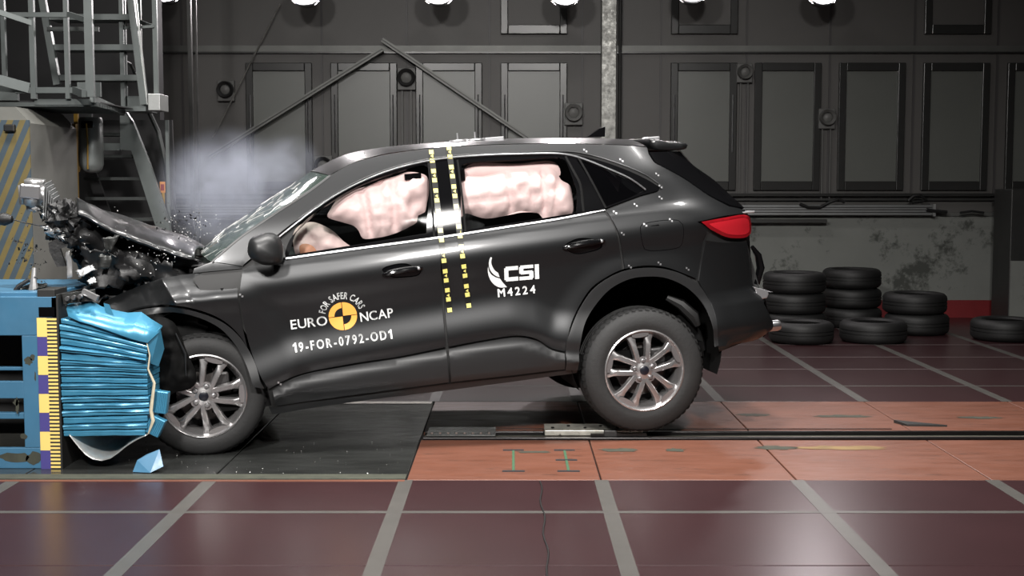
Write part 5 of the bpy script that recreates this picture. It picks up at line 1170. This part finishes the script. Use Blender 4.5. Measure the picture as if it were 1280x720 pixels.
# ------------------------------------------------------------------ flying glass and plastic crumbs
def crumbs(name, m, n, boxes, r0, r1, label, seed):
    rr = random.Random(seed); mb = MB()
    for k in range(n):
        (x0, x1, y0, y1, Y0, Y1) = rr.choice(boxes); p = at(rr.triangular(x0, x1), rr.triangular(y0, y1), rr.uniform(Y0, Y1)); r = rr.uniform(r0, r1)
        q = [Vector((rr.uniform(-1, 1), rr.uniform(-1, 1), rr.uniform(-1, 1))).normalized()*r for _ in range(4)]
        mb.add([p+v for v in q], [(0, 1, 2), (0, 3, 1), (1, 3, 2), (2, 3, 0)])
    o = mb.build(name, m); setp(o, label, 'debris', kind='stuff'); return o
crumbs('glass_debris', M['scrap_white'], 230, [(205, 300, 255, 315, 7.3, 8.2), (60, 200, 240, 330, 7.0, 7.6), (200, 262, 258, 312, 7.4, 7.9), (150, 240, 300, 345, 7.0, 7.2)], .002, .0055, 'glittering glass crumbs flying over the crushed bonnet', 4)
crumbs('plastic_debris', M['scrap_dark'], 120, [(0, 60, 240, 360, 7.0, 7.6), (20, 70, 300, 355, 7.0, 7.5), (180, 260, 250, 310, 7.5, 8)], .004, .014, 'black plastic crumbs flying beside the striped block', 5)
fd = MB(); rr = random.Random(9)
for k in range(60):
    p = Vector((rr.uniform(-2.2, -.6), rr.uniform(6.7, 7.6), .004)); r = rr.uniform(.002, .006); q = [Vector((rr.uniform(-1, 1), rr.uniform(-1, 1), rr.uniform(-.4, .8)))*r for _ in range(4)]; fd.add([p+v for v in q], [(0, 1, 2), (0, 3, 1), (1, 3, 2), (2, 3, 0)])
setp(fd.build('floor_debris', M['scrap_white']), 'pale crumbs scattered on the black floor plates', 'debris', kind='stuff')
bl = empty('torn_bulb', at(4, 274, 7.2)); setp(bl, 'small dark torn bulb with wire flying before the striped block', 'bulb')
MB().lathe([(0, 0), (.03, .01), (.038, .05), (.02, .09), (0, .1)], 12, 'x').build('bulb', M['scrap_dark'], bl, True, loc=(-.04, 0, 0))
MB().tube([(.05, 0, 0), (.12, 0, -.02), (.2, 0, -.035), (.3, .0, -.04)], .0035, 5).build('wire', M['cable_black'], bl)

# ------------------------------------------------------------------ smoke above the bonnet
def smoke(name, c, r, dens, label, seed):
    bm = bmesh.new(); bmesh.ops.create_icosphere(bm, subdivisions=3, radius=1)
    for v in bm.verts: v.co = Vector((v.co.x*r[0], v.co.y*r[1], v.co.z*r[2]))
    me = bpy.data.meshes.new(name); bm.to_mesh(me); bm.free()
    m = bpy.data.materials.new(name); m.use_nodes = True; nt = m.node_tree; n = nt.nodes; n.remove(n['Principled BSDF'])
    vol = n.new('ShaderNodeVolumePrincipled'); vol.inputs['Color'].default_value = (.74, .79, .94, 1); vol.inputs['Anisotropy'].default_value = .1
    tc = n.new('ShaderNodeTexCoord'); mp = n.new('ShaderNodeMapping'); mp.inputs['Scale'].default_value = tuple(1/q for q in r); nt.links.new(tc.outputs['Object'], mp.inputs[0])
    ln = n.new('ShaderNodeVectorMath'); ln.operation = 'LENGTH'; nt.links.new(mp.outputs[0], ln.inputs[0])
    fo = n.new('ShaderNodeMapRange'); fo.interpolation_type = 'SMOOTHSTEP'; fo.inputs['From Min'].default_value = 1.0; fo.inputs['From Max'].default_value = .15; nt.links.new(ln.outputs['Value'], fo.inputs['Value'])
    nz = n.new('ShaderNodeTexNoise'); nz.inputs['Scale'].default_value = 5.0; nz.inputs['Detail'].default_value = 4; nz.inputs['Distortion'].default_value = .6
    off = n.new('ShaderNodeMapping'); off.inputs['Location'].default_value = (seed, seed, 0); nt.links.new(tc.outputs['Object'], off.inputs[0]); nt.links.new(off.outputs[0], nz.inputs['Vector'])
    nr = n.new('ShaderNodeMapRange'); nr.inputs['From Min'].default_value = .30; nr.inputs['From Max'].default_value = .72; nt.links.new(nz.outputs['Fac'], nr.inputs['Value'])
    mu = n.new('ShaderNodeMath'); mu.operation = 'MULTIPLY'; nt.links.new(fo.outputs[0], mu.inputs[0]); nt.links.new(nr.outputs[0], mu.inputs[1])
    m2 = n.new('ShaderNodeMath'); m2.operation = 'MULTIPLY'; m2.inputs[1].default_value = dens; nt.links.new(mu.outputs[0], m2.inputs[0]); nt.links.new(m2.outputs[0], vol.inputs['Density'])
    nt.links.new(vol.outputs[0], n['Material Output'].inputs['Volume'])
    me.materials.append(m); o = link(name, me, None, c); setp(o, label, 'smoke', kind='stuff'); return o
smoke('smoke_cloud', at(285, 240, 8.3), (.52, .42, .46), 4.2, 'thin bluish smoke cloud drifting above the crushed bonnet', 11.0)
smoke('smoke_wisp', at(358, 206, 8.3), (.26, .25, .24), 2.4, 'faint smoke wisp beside the windscreen top', 4.0)
S.cycles.volume_step_rate = 2.0
